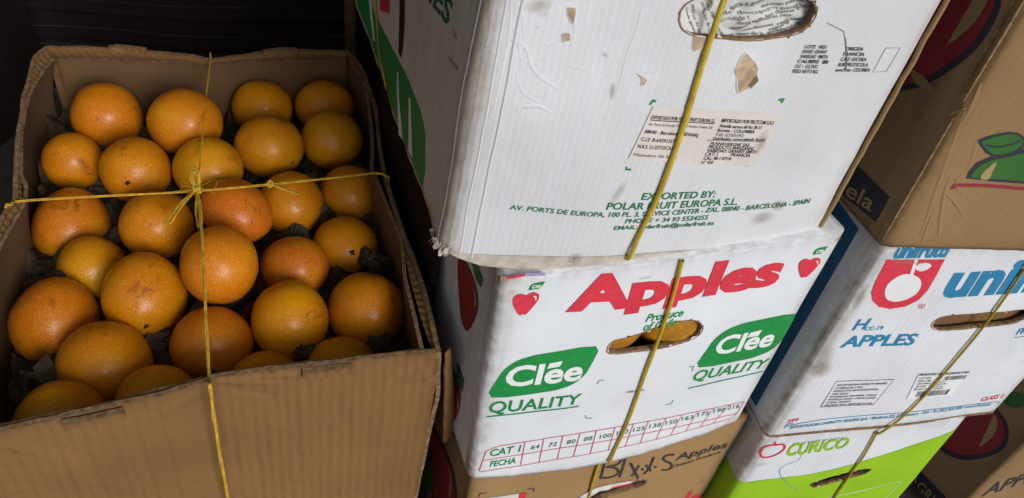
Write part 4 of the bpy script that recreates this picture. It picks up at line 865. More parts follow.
p.poly([(0.0446, 0.0782), (0.0438, 0.0839), (0.0467, 0.0904), (0.0550, 0.0956), (0.0689, 0.0994), (0.0813, 0.1044), (0.0935, 0.1073), (0.1087, 0.0986), (0.1175, 0.0760), (0.0987, 0.0769), (0.0709, 0.0774)], 'leafgreen', 1)
p.poly([(0.0340, 0.1115), (0.0377, 0.1140), (0.0429, 0.1165), (0.0491, 0.1187), (0.0561, 0.1203), (0.0639, 0.1196), (0.0693, 0.1172), (0.0734, 0.1136), (0.0739, 0.1094), (0.0699, 0.1050), (0.0622, 0.1018), (0.0544, 0.1007), (0.0465, 0.1034), (0.0395, 0.1076)], 'leafgreen', 1)
p.line([(0.0401, 0.1092), (0.0525, 0.1083), (0.0641, 0.1112), (0.0702, 0.1154)], .0016, 'dknavy', 2, smooth=3)
p.poly([(0.0541, 0.0775), (0.0539, 0.0852), (0.0596, 0.0946), (0.0616, 0.0855), (0.0623, 0.0770)], 'tanink', 2, smooth=2)
p.build('leaf_print')
p = Print(B)
p.line([(0.0337, 0.0658), (0.0328, 0.0699), (0.0673, 0.0706), (0.1092, 0.0689), (0.1613, 0.0673), (0.2150, 0.0668)], .0035, 'dkred', 0); p.line([(0.0343, 0.0675), (0.0392, 0.0710)], .003, 'dkred', 0)
p.build('printed_line')
CR_ = [(0.0144, 0.1360)][0][1]      # the corner seam is split: the front panel's raw edge stands open above and below the tear
ridges(B, [([(-.003, .006), (-.0035, CR_ * .5), (-.0045, CR_ - .006)], .0036, .0032), ([(-.0045, CR_ + .008), (-.004, CR_ + .06), (-.003, .295)], .0036, .0034), ([(-.0115, CR_ + .004), (-.0105, CR_ + .06), (-.0095, .295)], .0034, .0026), ([(-.012, CR_ - .012), (-.006, CR_ - .001), (.002, CR_ + .004)], .004, .003)], 2)
ridges(B, [([(0.0028, 0.1373), (0.0083, 0.1121), (0.0189, 0.0654), (0.0328, 0.0134)], 0.005, 0.00088), ([(0.0297, 0.0617), (0.0448, 0.0517), (0.0605, 0.0392)], 0.003, 0.00066), ([(0.0013, 0.1614), (0.0052, 0.141), (0.0071, 0.1232)], 0.006, 0.00099), ([(0.0296, 0.0403), (0.0337, 0.0226), (0.04, 0.0043)], 0.004, 0.00077), ([(0.0251, 0.0779), (0.0319, 0.0533), (0.0514, 0.014)], 0.005, 0.00088), ([(0.0424, 0.0622), (0.0331, 0.0743), (0.0366, 0.0825)], 0.003, 0.00055), ([(0.0295, 0.1171), (0.0333, 0.1021), (0.0404, 0.0827)], 0.004, 0.00039)])
p = Print(B, left=True)
p.poly([(0.0748, 0.1378), (0.0628, 0.1376), (0.0507, 0.1403), (0.0295, 0.1365), (0.0389, 0.1331), (0.0574, 0.1313)], 'brown_dim', 2)
p.build('scuff_patch', merge=True)
D = Carton('D', 'apple_carton', 'dim brown carton in the lower right corner beside the lime green carton', 'carton', 'brown_pale', ST, r=.006, rag=.001, rough=.001, side='brown_dim')
p = Print(D, left=True)
p.poly([(0.0537, 0.2086), (0.0324, 0.2059), (0.0189, 0.1902), (0.0152, 0.1689), (0.0241, 0.1388), (0.0402, 0.1069), (0.0606, 0.0855), (0.0837, 0.0770), (0.1095, 0.0950), (0.1197, 0.1399), (0.1058, 0.1806), (0.0797, 0.2035)], 'dknavy', 0, smooth=3)
p.poly([(0.0557, 0.2035), (0.0362, 0.2006), (0.0243, 0.1868), (0.0217, 0.1689), (0.0293, 0.1422), (0.0440, 0.1141), (0.0614, 0.0951), (0.0802, 0.0878), (0.1037, 0.1034), (0.1123, 0.1400), (0.0999, 0.1764), (0.0780, 0.1964)], 'dkred', 1, smooth=3)
p.poly([(0.0553, 0.1993), (0.0428, 0.1935), (0.0356, 0.1726), (0.0397, 0.1413), (0.0450, 0.1734), (0.0494, 0.1887)], 'tanink', 2, smooth=2)
p.poly([(0.0580, 0.2235), (0.0594, 0.2420), (0.0480, 0.2570), (0.0328, 0.2576), (0.0403, 0.2340)], 'leafgreen', 1, smooth=2)
p.build('side_apple_print')
p = Print(D, left=True)
p.poly([(0.0891, -0.0292), (0.0211, -0.0085), (0.0240, 0.0310), (0.0862, 0.0141)], 'dknavy', 0)
o_ = p.build('side_label_print'); p = Print(D, left=True)
p.text('AGRI', [(0.0810, -0.0218), (0.0324, -0.0076)], [(0.0834, 0.0010), (0.0353, 0.0143)], 'tanink', 1, bold=.01)
p.build('label_lettering', under=o_)
p = Print(D)
p.text('APPLES', [(0.0187, 0.0713), (0.1165, 0.1200)], [(0.0130, 0.1039), (0.1079, 0.1525)], 'black', 0, bold=.02)
p.build('printed_lettering')

# ---------------------------------------------------------------- straps
def strap(name, pts, label, width, mat, group='yellow straps round the cartons', thick=.0016):
    """pts: list of (point, outward normal); a slightly domed band with a twist of its own"""
    bm = bmesh.new(); prev = None; P3 = catmull([tuple(a) for a, b in pts], 8); N3 = catmull([tuple(b) for a, b in pts], 8)
    n = len(P3)
    for i in range(n):
        d = Vector(P3[min(i + 1, n - 1)] - P3[max(i - 1, 0)]).normalized(); nn = Vector(N3[i]).normalized(); sd_ = d.cross(nn).normalized(); nn = sd_.cross(d)
        wv = 1 + .18 * nz(i * .23, width * 900)
        cur = []
        for k in range(10):
            a = 2 * math.pi * k / 10
            cur.append(bm.verts.new(Vector(P3[i]) + sd_ * math.cos(a) * width / 2 * wv + nn * (math.sin(a) * thick + (thick * .35 if k % 5 == 2 else 0))))
        if prev:
            for k in range(10): bm.faces.new((prev[k], prev[(k + 1) % 10], cur[(k + 1) % 10], cur[k]))
        prev = cur
    o = from_bm(name, bm, mat); tag(o, label, 'strap', group); return o
def on_front(c, uv, off=.0026):
    mw = c.t.matrix_world; n3 = (mw.to_3x3() @ Vector((0, -1, 0)))
    return [(mw @ c.loc(u, v, off), n3) for u, v in uv]
def wrap(c, uv, under=True, over=True):
    pts = on_front(c, uv); mw = c.t.matrix_world
    if over:   # up the front and over the lid
        u0, v0 = uv[0]
        if v0 < c.H - .01: pts = on_front(c, [(u0 + (c.H - v0) * .05, c.H)]) + pts
        pts = [(mw @ Vector((uv[0][0], .25, c.H + .003)), mw.to_3x3() @ Vector((0, 0, 1))), (mw @ Vector((uv[0][0], .01, c.H + .003)), mw.to_3x3() @ Vector((0, -.5, 1)))] + pts
    if under:
        u1, v1 = uv[-1]
        pts = pts + [(mw @ Vector((u1, .012, v1 + .001)), mw.to_3x3() @ Vector((0, -.7, -.7)))]
    return pts
strap('packing_strap', wrap(P, [(0.1553, 0.2126), (0.1550, 0.1927), (0.1558, 0.1660), (0.1567, 0.1375), (0.1575, 0.1036), (0.1569, 0.0613), (0.1535, 0.0239), (0.1512, 0.0004)]), 'thick yellow strap down the scuffed white carton, across its handle hole', .0043, 'strap', thick=.0019)
strap('packing_strap', wrap(C, [(0.1567, 0.2919), (0.1588, 0.2652), (0.1605, 0.2319), (0.1611, 0.1937), (0.1615, 0.1371), (0.1621, 0.0699), (0.1589, 0.0062), (0.1572, -0.0070)], over=False), 'yellow strap down the clean white carton across its red lettering', .0037, 'strap', thick=.0018)
strap('packing_strap', wrap(A, [(0.1488, 0.2722), (0.1491, 0.2438), (0.1504, 0.2093), (0.1519, 0.1727), (0.1532, 0.1291)], over=False), 'short yellow strap length on the brown carton with marker scrawl', .0036, 'strap', thick=.0018)
strap('packing_strap', wrap(U, [(0.1757, 0.2901), (0.1777, 0.2644), (0.1816, 0.2208), (0.1845, 0.1720), (0.1829, 0.1242), (0.1789, 0.0764), (0.1725, 0.0290), (0.1526, -0.0086)], over=False), 'thin dull yellow strap crossing the white carton with blue lettering', .0028, 'strap_dull', thick=.0014)
strap('packing_strap', wrap(V, [(0.1524, 0.2735), (0.1576, 0.2262), (0.1577, 0.1808), (0.1600, 0.1248), (0.1603, 0.0902)], over=False), 'thin dull yellow strap down the lime green carton', .0028, 'strap_dull', thick=.0014)

# fruits glimpsed in the handle hole of the clean white carton
def fruit_mesh(seed, ax=(1, 1, 1), tip=0.0):
    bm = bmesh.new(); bmesh.ops.create_uvsphere(bm, u_segments=40, v_segments=28, radius=1.0)
    for v in bm.verts:
        d = v.co.normalized()
        k = 1 + .034 * nz(d.x * 1.2 + seed, d.y * 1.2, d.z * 1.2) + .010 * nz(d.x * 3.2 + seed, d.y * 3.2, d.z * 3.2 + 5)
        k += tip * max(0, d.z) ** 6 * .5
        k -= .025 * max(0, -d.z) ** 12
        v.co = Vector((d.x * ax[0], d.y * ax[1], d.z * ax[2])) * k
    me = bpy.data.meshes.new('fruit_skin'); bm.to_mesh(me); bm.free(); return me
cm = C.t.matrix_world
for ((u, v), d, r_, lb) in (([(0.1926, 0.1844)][0], .036, .040, 'mottled yellow fruit at the right end of the white carton handle hole'), ([(0.1281, 0.1905)][0], .035, .038, 'shaded yellow fruit at the left end of the white carton handle hole')):
    me = fruit_mesh(u * 90, (r_, r_, r_)); o = link('passion_fruit', me, 'fruit_dull'); o.matrix_world = Matrix.Translation(cm @ Vector((u, d, v))) @ Matrix.Rotation(1.0 + u * 9, 4, 'X'); tag(o, lb, 'fruit', 'fruits in the handle hole'); o.color = (.50, .235, .02, 1)

# ---------------------------------------------------------------- the open carton of fruit
QO = SPEC['O']; RO = rotm(QO['rot']); MO = Matrix.Translation(Vector(QO['o']) + Vector((0, 0, FLOOR))) @ RO.to_4x4()
OT = thing('open_carton', Vector(QO['o']) + Vector((0, 0, FLOOR)), 'open brown carton with battered double walls, full of orange fruit and tied with yellow raffia', 'carton', None, RO)
RZ = .25; DEPTH = .443; ZB = RZ - DEPTH
OUT = [('front', [(-0.0129, -0.0063), (0.0152, -0.0035), (0.0567, -0.0003), (0.1007, 0.0030), (0.1199, 0.0050), (0.1656, 0.0143), (0.1697, 0.0167), (0.1989, 0.0163), (0.2426, 0.0144), (0.2861, 0.0117), (0.3299, 0.0103), (0.3684, 0.0078)]),
       ('right', [(0.3684, 0.0078), (0.3719, 0.0485), (0.3739, 0.1158), (0.3716, 0.1809), (0.3720, 0.2459), (0.3741, 0.3020), (0.3853, 0.3955), (0.3876, 0.4910), (0.3819, 0.5357), (0.3730, 0.5576)]),
       ('back', [(0.3730, 0.5576), (0.3360, 0.5610), (0.3007, 0.5617), (0.2578, 0.5571), (0.2289, 0.5498), (0.1920, 0.5417), (0.1666, 0.5499), (0.1150, 0.5623), (0.0692, 0.5694), (0.0313, 0.5738), (-0.0011, 0.5743)]),
       ('left', [(-0.0011, 0.5743), (-0.0127, 0.5455), (-0.0154, 0.4739), (-0.0142, 0.4033), (-0.0123, 0.3483), (-0.0087, 0.3057), (-0.0062, 0.2736), (-0.0138, 0.2504), (-0.0196, 0.2031), (-0.0221, 0.1282), (-0.0201, 0.0624), (-0.0129, -0.0063)])]
INN = {'front': [(-0.0076, 0.0014), (0.0146, 0.0017), (0.0563, 0.0055), (0.1006, 0.0100), (0.1659, 0.0196), (0.1993, 0.0206), (0.2433, 0.0199), (0.2870, 0.0167), (0.3499, 0.0149)],
       'right': [(0.3505, 0.0135), (0.3527, 0.0518), (0.3552, 0.1071), (0.3628, 0.1661), (0.3595, 0.2296), (0.3573, 0.2769), (0.3555, 0.2922), (0.3652, 0.3369), (0.3756, 0.4120), (0.3795, 0.4837), (0.3712, 0.5386)],
       'back': [(0.3685, 0.5387), (0.3058, 0.5376), (0.2662, 0.5360), (0.2327, 0.5328), (0.1888, 0.5255), (0.1541, 0.5351), (0.0953, 0.5404), (0.0610, 0.5449), (0.0131, 0.5473)],
       'left': [(0.0096, 0.5497), (-0.0020, 0.5083), (-0.0089, 0.4588), (-0.0088, 0.3972), (-0.0049, 0.3476), (-0.0011, 0.3181), (0.0052, 0.2993), (0.0051, 0.2722), (-0.0018, 0.2400), (-0.0086, 0.2042), (-0.0139, 0.1569), (-0.0145, 0.0822), (-0.0076, 0.0014)]}
def wall_panel(name, line, mat, inward, th, depth, z0=RZ, amp=.0012, seed=0.0, parent=OT, topz=None, lean=0.0, creases=()):
    """a standing board whose top follows line (x,y in the carton frame); inward is the side its thickness goes to"""
    pts = catmull(line, 8); n = len(pts)
    L = np.cumsum([0] + [np.linalg.norm(pts[i + 1] - pts[i]) for i in range(n - 1)])
    N = max(24, int(L[-1] / (.003 if creases else .006))); ss = np.linspace(0, L[-1], N)
    X = np.interp(ss, L, [p_[0] for p_ in pts]); Y = np.interp(ss, L, [p_[1] for p_ in pts])
    a = np.array([X[0], Y[0]]); b_ = np.array([X[-1], Y[-1]])
    ch = (b_ - a) / np.linalg.norm(b_ - a)
    nrm = np.array([-ch[1], ch[0]]) * (1 if inward else -1)
    bm = bmesh.new(); uvl = bm.loops.layers.uv.new('UVMap'); wl = bm.verts.layers.float.new('wear'); NZ_ = 90 if creases else 44
    G = {0: [], 1: []}; S = {}
    for i in range(N):
        base = a + ch * np.dot(np.array([X[i], Y[i]]) - a, ch); dev = np.dot(np.array([X[i], Y[i]]) - base, np.array([-ch[1], ch[0]]))
        d0 = np.array([X[min(i + 1, N - 1)] - X[max(i - 1, 0)], Y[min(i + 1, N - 1)] - Y[max(i - 1, 0)]]); d0 /= np.linalg.norm(d0)
        nn = np.array([-d0[1], d0[0]]) * (1 if inward else -1)
        zt = z0 + .0012 * nz(ss[i] * 40 + seed, 2.2) + .0006 * nz(ss[i] * 170 + seed, 5) + (topz(ss[i] / L[-1]) if topz else 0)
        for sgn in (0, 1):
            col = []
            for j in range(NZ_ + 1):
                t = (j / NZ_) ** 1.6; z = zt - depth * t; k = max(0.0, 1 - (t * depth / .30) ** 2)
                le = lean * math.sin(min(1.0, t * depth / .09) * math.pi / 2) * k
                xy = base + np.array([-ch[1], ch[0]]) * dev * (.25 + .75 * k) + nn * th * sgn + np.array([-ch[1], ch[0]]) * -le
                wob = amp * (nz(ss[i] * 16 + seed, z * 14, 1) * 1.5 + nz(ss[i] * 50 + seed, z * 22, 6) * .5)
                for (s0, d0_, s1, d1_, cw, ch_) in creases:
                    ax_, ay_ = s1 - s0, d1_ - d0_; q_ = min(1, max(0, ((ss[i] - s0) * ax_ + (zt - z - d0_) * ay_) / (ax_ * ax_ + ay_ * ay_)))
                    dd = math.hypot(ss[i] - s0 - ax_ * q_, zt - z - d0_ - ay_ * q_)
                    if dd < 3 * cw: wob -= ch_ * math.exp(-(dd / cw) ** 2) * math.sin(math.pi * min(.98, max(.05, q_))) ** .5
                v = bm.verts.new((xy[0] + nn[0] * wob, xy[1] + nn[1] * wob, z)); v[wl] = max(math.exp(-(zt - z) / .004) * .8, math.exp(-min(ss[i], L[-1] - ss[i]) / .006) * .6); S[v] = (ss[i], z); col.append(v)
            G[sgn].append(col)
    def face(q, mi):
        f = bm.faces.new(q); f.material_index = mi
        for l in f.loops: l[uvl].uv = S[l.vert]
    for i in range(N - 1):
        for j in range(NZ_):
            face((G[0][i][j], G[0][i + 1][j], G[0][i + 1][j + 1], G[0][i][j + 1]), 0); face((G[1][i][j], G[1][i][j + 1], G[1][i + 1][j + 1], G[1][i + 1][j]), 0)
        face((G[0][i][0], G[1][i][0], G[1][i + 1][0], G[0][i + 1][0]), 1); face((G[0][i][-1], G[0][i + 1][-1], G[1][i + 1][-1], G[1][i][-1]), 1)
    for i in (0, N - 1):
        for j in range(NZ_): face((G[0][i][j], G[0][i][j + 1], G[1][i][j + 1], G[1][i][j]), 1)
    bmesh.ops.recalc_face_normals(bm, faces=bm.faces[:])
    o = from_bm(name, bm, [mat, 'raw'], parent)
    me = o.data
    # cut edges stay crisp
    for e in me.edges: pass
    me.set_sharp_from_angle(angle=R(40))
    return o
random.seed(31)
CREASES = [(.185, .004, .245, .022, .0035, .0016), (.19, .012, .235, .040, .003, -.0013), (.20, .006, .29, .012, .004, .0013), (.175, .010, .13, .030, .003, .0012), (.21, .03, .20, .16, .004, .0012), (.37, .006, .395, .06, .004, -.0016), (.385, .01, .33, .05, .004, .0012), (.06, .02, .075, .15, .0045, .0011), (.12, .03, .115, .20, .004, -.0011), (.02, .01, .05, .05, .004, .0013)]
CREASES += [(x_, random.uniform(.01, .05), x_ + random.uniform(-.012, .012), random.uniform(.09, .25), random.uniform(.0022, .0042), random.choice((-1, 1)) * random.uniform(.0004, .0010)) for x_ in [.012 + .0155 * q for q in range(26)]]
for k, (nm, ln) in enumerate(OUT):
    wall_panel('outer_wall', ln, 'brown_worn', True, .0045, DEPTH - .001 * k, seed=k * 3.1, amp=.0015, lean={'left': .016, 'right': .006}.get(nm, 0), creases=CREASES if nm == 'front' else ())
for k, nm in enumerate(('front', 'right', 'back', 'left')):
    wall_panel('inner_wall', INN[nm], 'brown_in', nm == 'front', .0040 if nm != 'front' else .003, .20, z0=RZ - .0025 - .0004 * k, seed=20 + k * 2.3, amp=.0007, lean={'left': .016, 'right': .006}.get(nm, 0))
# between the two layers the outer board is folded over: a sloping strip along the rim
MID = {'right': [(0.3628, 0.0125), (0.3611, 0.0452), (0.3625, 0.1117), (0.3673, 0.1718), (0.3670, 0.2555), (0.3721, 0.3221), (0.3815, 0.3957), (0.3826, 0.4786), (0.3754, 0.5466)],
       'left': [(0.0071, 0.5546), (-0.0035, 0.5129), (-0.0101, 0.4610), (-0.0102, 0.4011), (-0.0068, 0.3478), (-0.0021, 0.3017), (0.0008, 0.2728), (-0.0058, 0.2376), (-0.0118, 0.2047), (-0.0165, 0.1536), (-0.0167, 0.0826), (-0.0093, 0.0000)],
       'back': [(0.3694, 0.5441), (0.3068, 0.5455), (0.2669, 0.5424), (0.2331, 0.5381), (0.1891, 0.5304), (0.1542, 0.5401), (0.0952, 0.5465), (0.0607, 0.5510), (0.0126, 0.5533)]}
for nm, la in OUT:
    if nm not in MID: continue
    b3 = bmesh.new(); uvl = b3.loops.layers.uv.new('UVMap'); rows_ = []
    def res_(l_, n_=90):
        P_ = np.array(catmull(l_, 8)); L_ = np.r_[0, np.cumsum(np.linalg.norm(P_[1:] - P_[:-1], axis=1))]; q_ = np.linspace(0, L_[-1], n_); return np.c_[np.interp(q_, L_, P_[:, 0]), np.interp(q_, L_, P_[:, 1])], L_[-1]
    A_, ln_ = res_(la); B2_, _ = res_(MID[nm])
    for i in range(90):
        row = []
        for k in range(6):
            t = k / 5; xy = A_[i] * (1 - t) + B2_[i] * t; z = RZ - .0006 - .0045 * t + .0012 * nz(i * .25, t * 2, 3) - .0015 * math.sin(math.pi * t)
            row.append((b3.verts.new((xy[0], xy[1], z)), (ln_ * i / 89, t * .02)))
        rows_.append(row)
    for i in range(89):
        for k in range(5):
            q = (rows_[i][k], rows_[i + 1][k], rows_[i + 1][k + 1], rows_[i][k + 1]); f = b3.faces.new([x_[0] for x_ in q])
            for l, x_ in zip(f.loops, q): l[uvl].uv = x_[1]
    bmesh.ops.recalc_face_normals(b3, faces=b3.faces[:]); from_bm('folded_rim', b3, 'brown_worn', OT)
# tabs locked through the rim
def tab(px_line, w_in, dz=.003):
    ln = px_line
    wall_panel('locking_tab', ln, 'brown_worn', True, w_in, .0095, z0=RZ + dz, amp=.0006, seed=random.random() * 9)
tab([(0.0569, -0.0070), (0.0785, -0.0059), (0.1008, -0.0038)], .0052, -.0006)
tab([(0.2424, 0.0080), (0.2648, 0.0070), (0.2859, 0.0058)], .0052, -.0006)
tab([(0.1150, 0.5611), (0.0925, 0.5691), (0.0704, 0.5682)], .006, .004)
tab([(0.3044, 0.5589), (0.2817, 0.5593), (0.2576, 0.5544)], .006, .004)
# loose flap hanging down outside the front right corner
b2 = bmesh.new(); fl_ = (0.3694, 0.0058)
bm = bmesh.new(); G = []
for i in range(3):
    row = []
    for j in range(26):
        t = j / 25; z = RZ - .002 - (.160 + .010 * nz(i * 2.1, 3)) * t
        xx = fl_[0] + .002 + .016 * t + .007 * i * min(1, .35 + t) + .0012 * nz(t * 9, i); yy = fl_[1] + .004 * i + .002 * nz(t * 12, i * 3 + 7)
        row.append((bm.verts.new((xx, yy, z)), bm.verts.new((xx + .0045, yy + .001, z))))
    G.append(row)
for i in range(2):
    for j in range(25):
        for k in (0, 1): bm.faces.new((G[i][j][k], G[i + 1][j][k], G[i + 1][j + 1][k], G[i][j + 1][k]))
for j in range(25):
    for i in (0, 2): bm.faces.new((G[i][j][0], G[i][j][1], G[i][j + 1][1], G[i][j + 1][0]))
for i in range(2):
    for j in (0, 25): bm.faces.new((G[i][j][0], G[i + 1][j][0], G[i + 1][j][1], G[i][j][1]))
bmesh.ops.recalc_face_normals(bm, faces=bm.faces[:])
from_bm('loose_flap', bm, 'brown_worn', OT)
# base board
bm = bmesh.new()
bmesh.ops.create_cube(bm, size=1, matrix=Matrix.Translation((.185, .278, ZB + .012)) @ Matrix.Diagonal((.34, .52, .006, 1)))
from_bm('base_board', bm, 'brown', OT, smooth=False)
# crumpled paper the fruits are bedded in
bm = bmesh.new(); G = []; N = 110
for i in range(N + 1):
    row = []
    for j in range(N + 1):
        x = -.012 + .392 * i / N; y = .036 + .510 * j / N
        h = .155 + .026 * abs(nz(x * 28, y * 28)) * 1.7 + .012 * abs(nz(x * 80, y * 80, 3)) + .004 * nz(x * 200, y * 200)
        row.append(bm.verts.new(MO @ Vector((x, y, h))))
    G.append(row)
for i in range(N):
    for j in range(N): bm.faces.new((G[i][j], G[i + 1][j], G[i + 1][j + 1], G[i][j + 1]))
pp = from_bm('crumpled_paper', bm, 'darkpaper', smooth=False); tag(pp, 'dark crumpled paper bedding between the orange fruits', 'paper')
# scraps of paler paper showing in the gaps
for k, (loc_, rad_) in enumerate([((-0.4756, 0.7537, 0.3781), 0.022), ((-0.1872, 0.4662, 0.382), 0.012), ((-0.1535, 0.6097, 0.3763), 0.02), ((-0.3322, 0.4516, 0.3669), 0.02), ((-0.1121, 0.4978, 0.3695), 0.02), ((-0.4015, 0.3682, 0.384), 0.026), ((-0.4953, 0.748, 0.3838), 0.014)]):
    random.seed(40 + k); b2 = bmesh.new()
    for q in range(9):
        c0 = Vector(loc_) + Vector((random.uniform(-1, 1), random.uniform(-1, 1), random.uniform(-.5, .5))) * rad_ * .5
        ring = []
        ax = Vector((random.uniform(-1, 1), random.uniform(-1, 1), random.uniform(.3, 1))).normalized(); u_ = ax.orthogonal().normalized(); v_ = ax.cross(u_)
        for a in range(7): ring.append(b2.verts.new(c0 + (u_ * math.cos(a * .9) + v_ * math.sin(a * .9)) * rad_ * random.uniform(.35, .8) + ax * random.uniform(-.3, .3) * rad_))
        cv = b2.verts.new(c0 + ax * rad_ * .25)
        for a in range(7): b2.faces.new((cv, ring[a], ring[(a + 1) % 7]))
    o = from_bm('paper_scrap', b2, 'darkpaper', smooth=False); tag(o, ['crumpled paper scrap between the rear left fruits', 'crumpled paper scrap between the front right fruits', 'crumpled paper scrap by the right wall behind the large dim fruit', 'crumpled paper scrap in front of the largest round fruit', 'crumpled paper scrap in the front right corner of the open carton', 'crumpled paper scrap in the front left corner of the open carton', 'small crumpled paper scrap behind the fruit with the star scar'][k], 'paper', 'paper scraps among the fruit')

FR = [
  (-0.5299, 0.7437, -0.581, 0.0408, 0.0411, 0.0, None, 0),
  (-0.4262, 0.7398, -0.5659, 0.0437, 0.0422, 0.0, None, 0),
  (-0.3712, 0.8445, -0.5966, 0.0404, 0.0374, 0.0, None, 0),
  (-0.2957, 0.8803, -0.6007, 0.041, 0.0372, 0.0, None, 0),
  (-0.5366, 0.6697, -0.6007, 0.0334, 0.0348, 0.0, None, 0),
  (-0.451, 0.6584, -0.5858, 0.0388, 0.0389, 0.0, (0.276, -0.92, 0.279), 0),
  (-0.3726, 0.679, -0.5807, 0.0398, 0.0383, 0.0, None, 0),
  (-0.3245, 0.7476, -0.5843, 0.0421, 0.0393, 0.0, (0.855, -0.515, -0.064), 0),
  (-0.2614, 0.8015, -0.5963, 0.0399, 0.04, 0.0, None, 0),
  (-0.495, 0.5831, -0.6242, 0.0386, 0.0465, 0.0, None, 0),
  (-0.3913, 0.5827, -0.5938, 0.0385, 0.0387, 0.0, None, 0),
  (-0.3143, 0.6178, -0.5822, 0.0418, 0.0348, -0.611, (0.932, 0.049, -0.36), 0),
  (-0.274, 0.6784, -0.6109, 0.0384, 0.0401, 0.0, None, 0),
  (-0.2148, 0.7257, -0.6198, 0.0385, 0.038, 0.0, None, 0),
  (-0.2936, 0.5249, -0.5741, 0.0382, 0.0412, 0.0, None, 0),
  (-0.1962, 0.6399, -0.6313, 0.0391, 0.0395, 0.0, (0.412, -0.701, 0.581), 0),
  (-0.2353, 0.5796, -0.6149, 0.0378, 0.0353, 0.0, None, 0),
  (-0.4402, 0.5279, -0.6213, 0.0346, 0.0359, 0.0, None, 0),
  (-0.362, 0.4918, -0.6065, 0.04, 0.0462, 0.0, (0.492, -0.863, 0.114), 0),
  (-0.4351, 0.4507, -0.6215, 0.0393, 0.0459, 0.0, None, 0),
  (-0.3625, 0.4087, -0.6166, 0.0419, 0.0425, 0.0, None, 0),
  (-0.2791, 0.4582, -0.6194, 0.0403, 0.0386, 0.0, None, 0),
  (-0.2129, 0.499, -0.6101, 0.0387, 0.0424, 0.0, None, 0),
  (-0.1431, 0.5388, -0.6184, 0.0415, 0.0422, 0.0, None, 0),
  (-0.1492, 0.4659, -0.63, 0.037, 0.0333, 0.0, None, 0),
  (-0.2132, 0.4265, -0.6252, 0.0365, 0.0331, 0.0, None, 0),
  (-0.2934, 0.3766, -0.6076, 0.0349, 0.0331, 0.0, None, 0),
  (-0.3594, 0.3362, -0.6053, 0.0367, 0.0367, 0.0, None, 0)]
GF = 'orange fruits in the open carton'
LB = [
  'orange fruit in the rear left corner of the open carton',
  'oval orange fruit by the rear wall just left of the rear string',
  'dim orange fruit against the rear wall just right of the rear string',
  'dim orange fruit with a dark scratch in the rear right corner of the carton',
  'round orange fruit touching the left wall behind the cross string',
  'orange fruit with a dark star shaped scar, left of the knot',
  'yellow orange fruit directly behind the string knot',
  'orange fruit right of the rear string, in the second row from the back',
  'dim round fruit near the right wall, just in front of the rear corner fruit',
  'big orange fruit by the left wall just under the cross string',
  'orange fruit under the left loose ends of the knot',
  'reddish tilted oval fruit right of the knot, under the cross string',
  'dim fruit under the small second knot of the cross string',
  'shaded fruit against the right wall under the cross string',
  'bright orange fruit right of the front string, just in front of the knot',
  'dim fruit with a dark scar by the right wall, in front of the cross string',
  'reddish dim fruit half hidden behind the brightest yellow orange fruit',
  'half hidden fruit left of centre, behind the largest round fruit',
  'largest round orange fruit left of the front string',
  'big reddish fruit against the left wall towards the front',
  'wide shiny fruit between the big left wall fruit and the front wall',
  'rosy orange fruit crossed by the front string',
  'brightest yellow orange fruit with a sharp highlight, right of the front string',
  'dim large fruit against the right wall near the front corner',
  'low fruit peeping over the front wall at the right locking tab',
  'low fruit at the front wall just right of the front string',
  'low fruit with a brown spot at the front wall left of the front string',
  'darkish fruit in the front left corner of the open carton']
STR = {'knot': (0.1655, 0.2619, 0.255), 'cross': [(-0.0173, 0.2589, 0.2), (-0.0103, 0.2629, 0.249), (-0.0053, 0.2629, 0.2525), (0.0044, 0.2678, 0.2525), (0.0818, 0.2691, 0.251), (0.1655, 0.2619, 0.255), (0.2402, 0.2675, 0.2525), (0.3061, 0.2725, 0.252), (0.359, 0.2745, 0.2525), (0.3705, 0.2674, 0.252), (0.3725, 0.2674, 0.247), (0.3735, 0.2674, 0.18)], 'back': [(0.1655, 0.2619, 0.255), (0.1739, 0.3552, 0.253), (0.1838, 0.4577, 0.254), (0.1912, 0.5278, 0.2545), (0.1917, 0.5418, 0.252), (0.1917, 0.5458, 0.18)], 'front': [(0.1655, 0.2619, 0.255), (0.1677, 0.1997, 0.262), (0.1682, 0.1612, 0.264), (0.1666, 0.0773, 0.257), (0.1661, 0.0169, 0.2535), (0.1674, -0.006, 0.27), (0.1665, -0.006, 0.236), (0.1658, -0.006, 0.1732), (0.1663, -0.006, 0.0851), (0.1676, -0.006, -0.0548)], 'tail1': (0.1363, 0.2165, 0.252), 'tail2': (0.166, 0.2064, 0.252), 'knot2': (0.2402, 0.2675, 0.2525), 'tail3': (0.2678, 0.2485, 0.252)}
random.seed(21)
CA = Matrix(CAM_AXES)
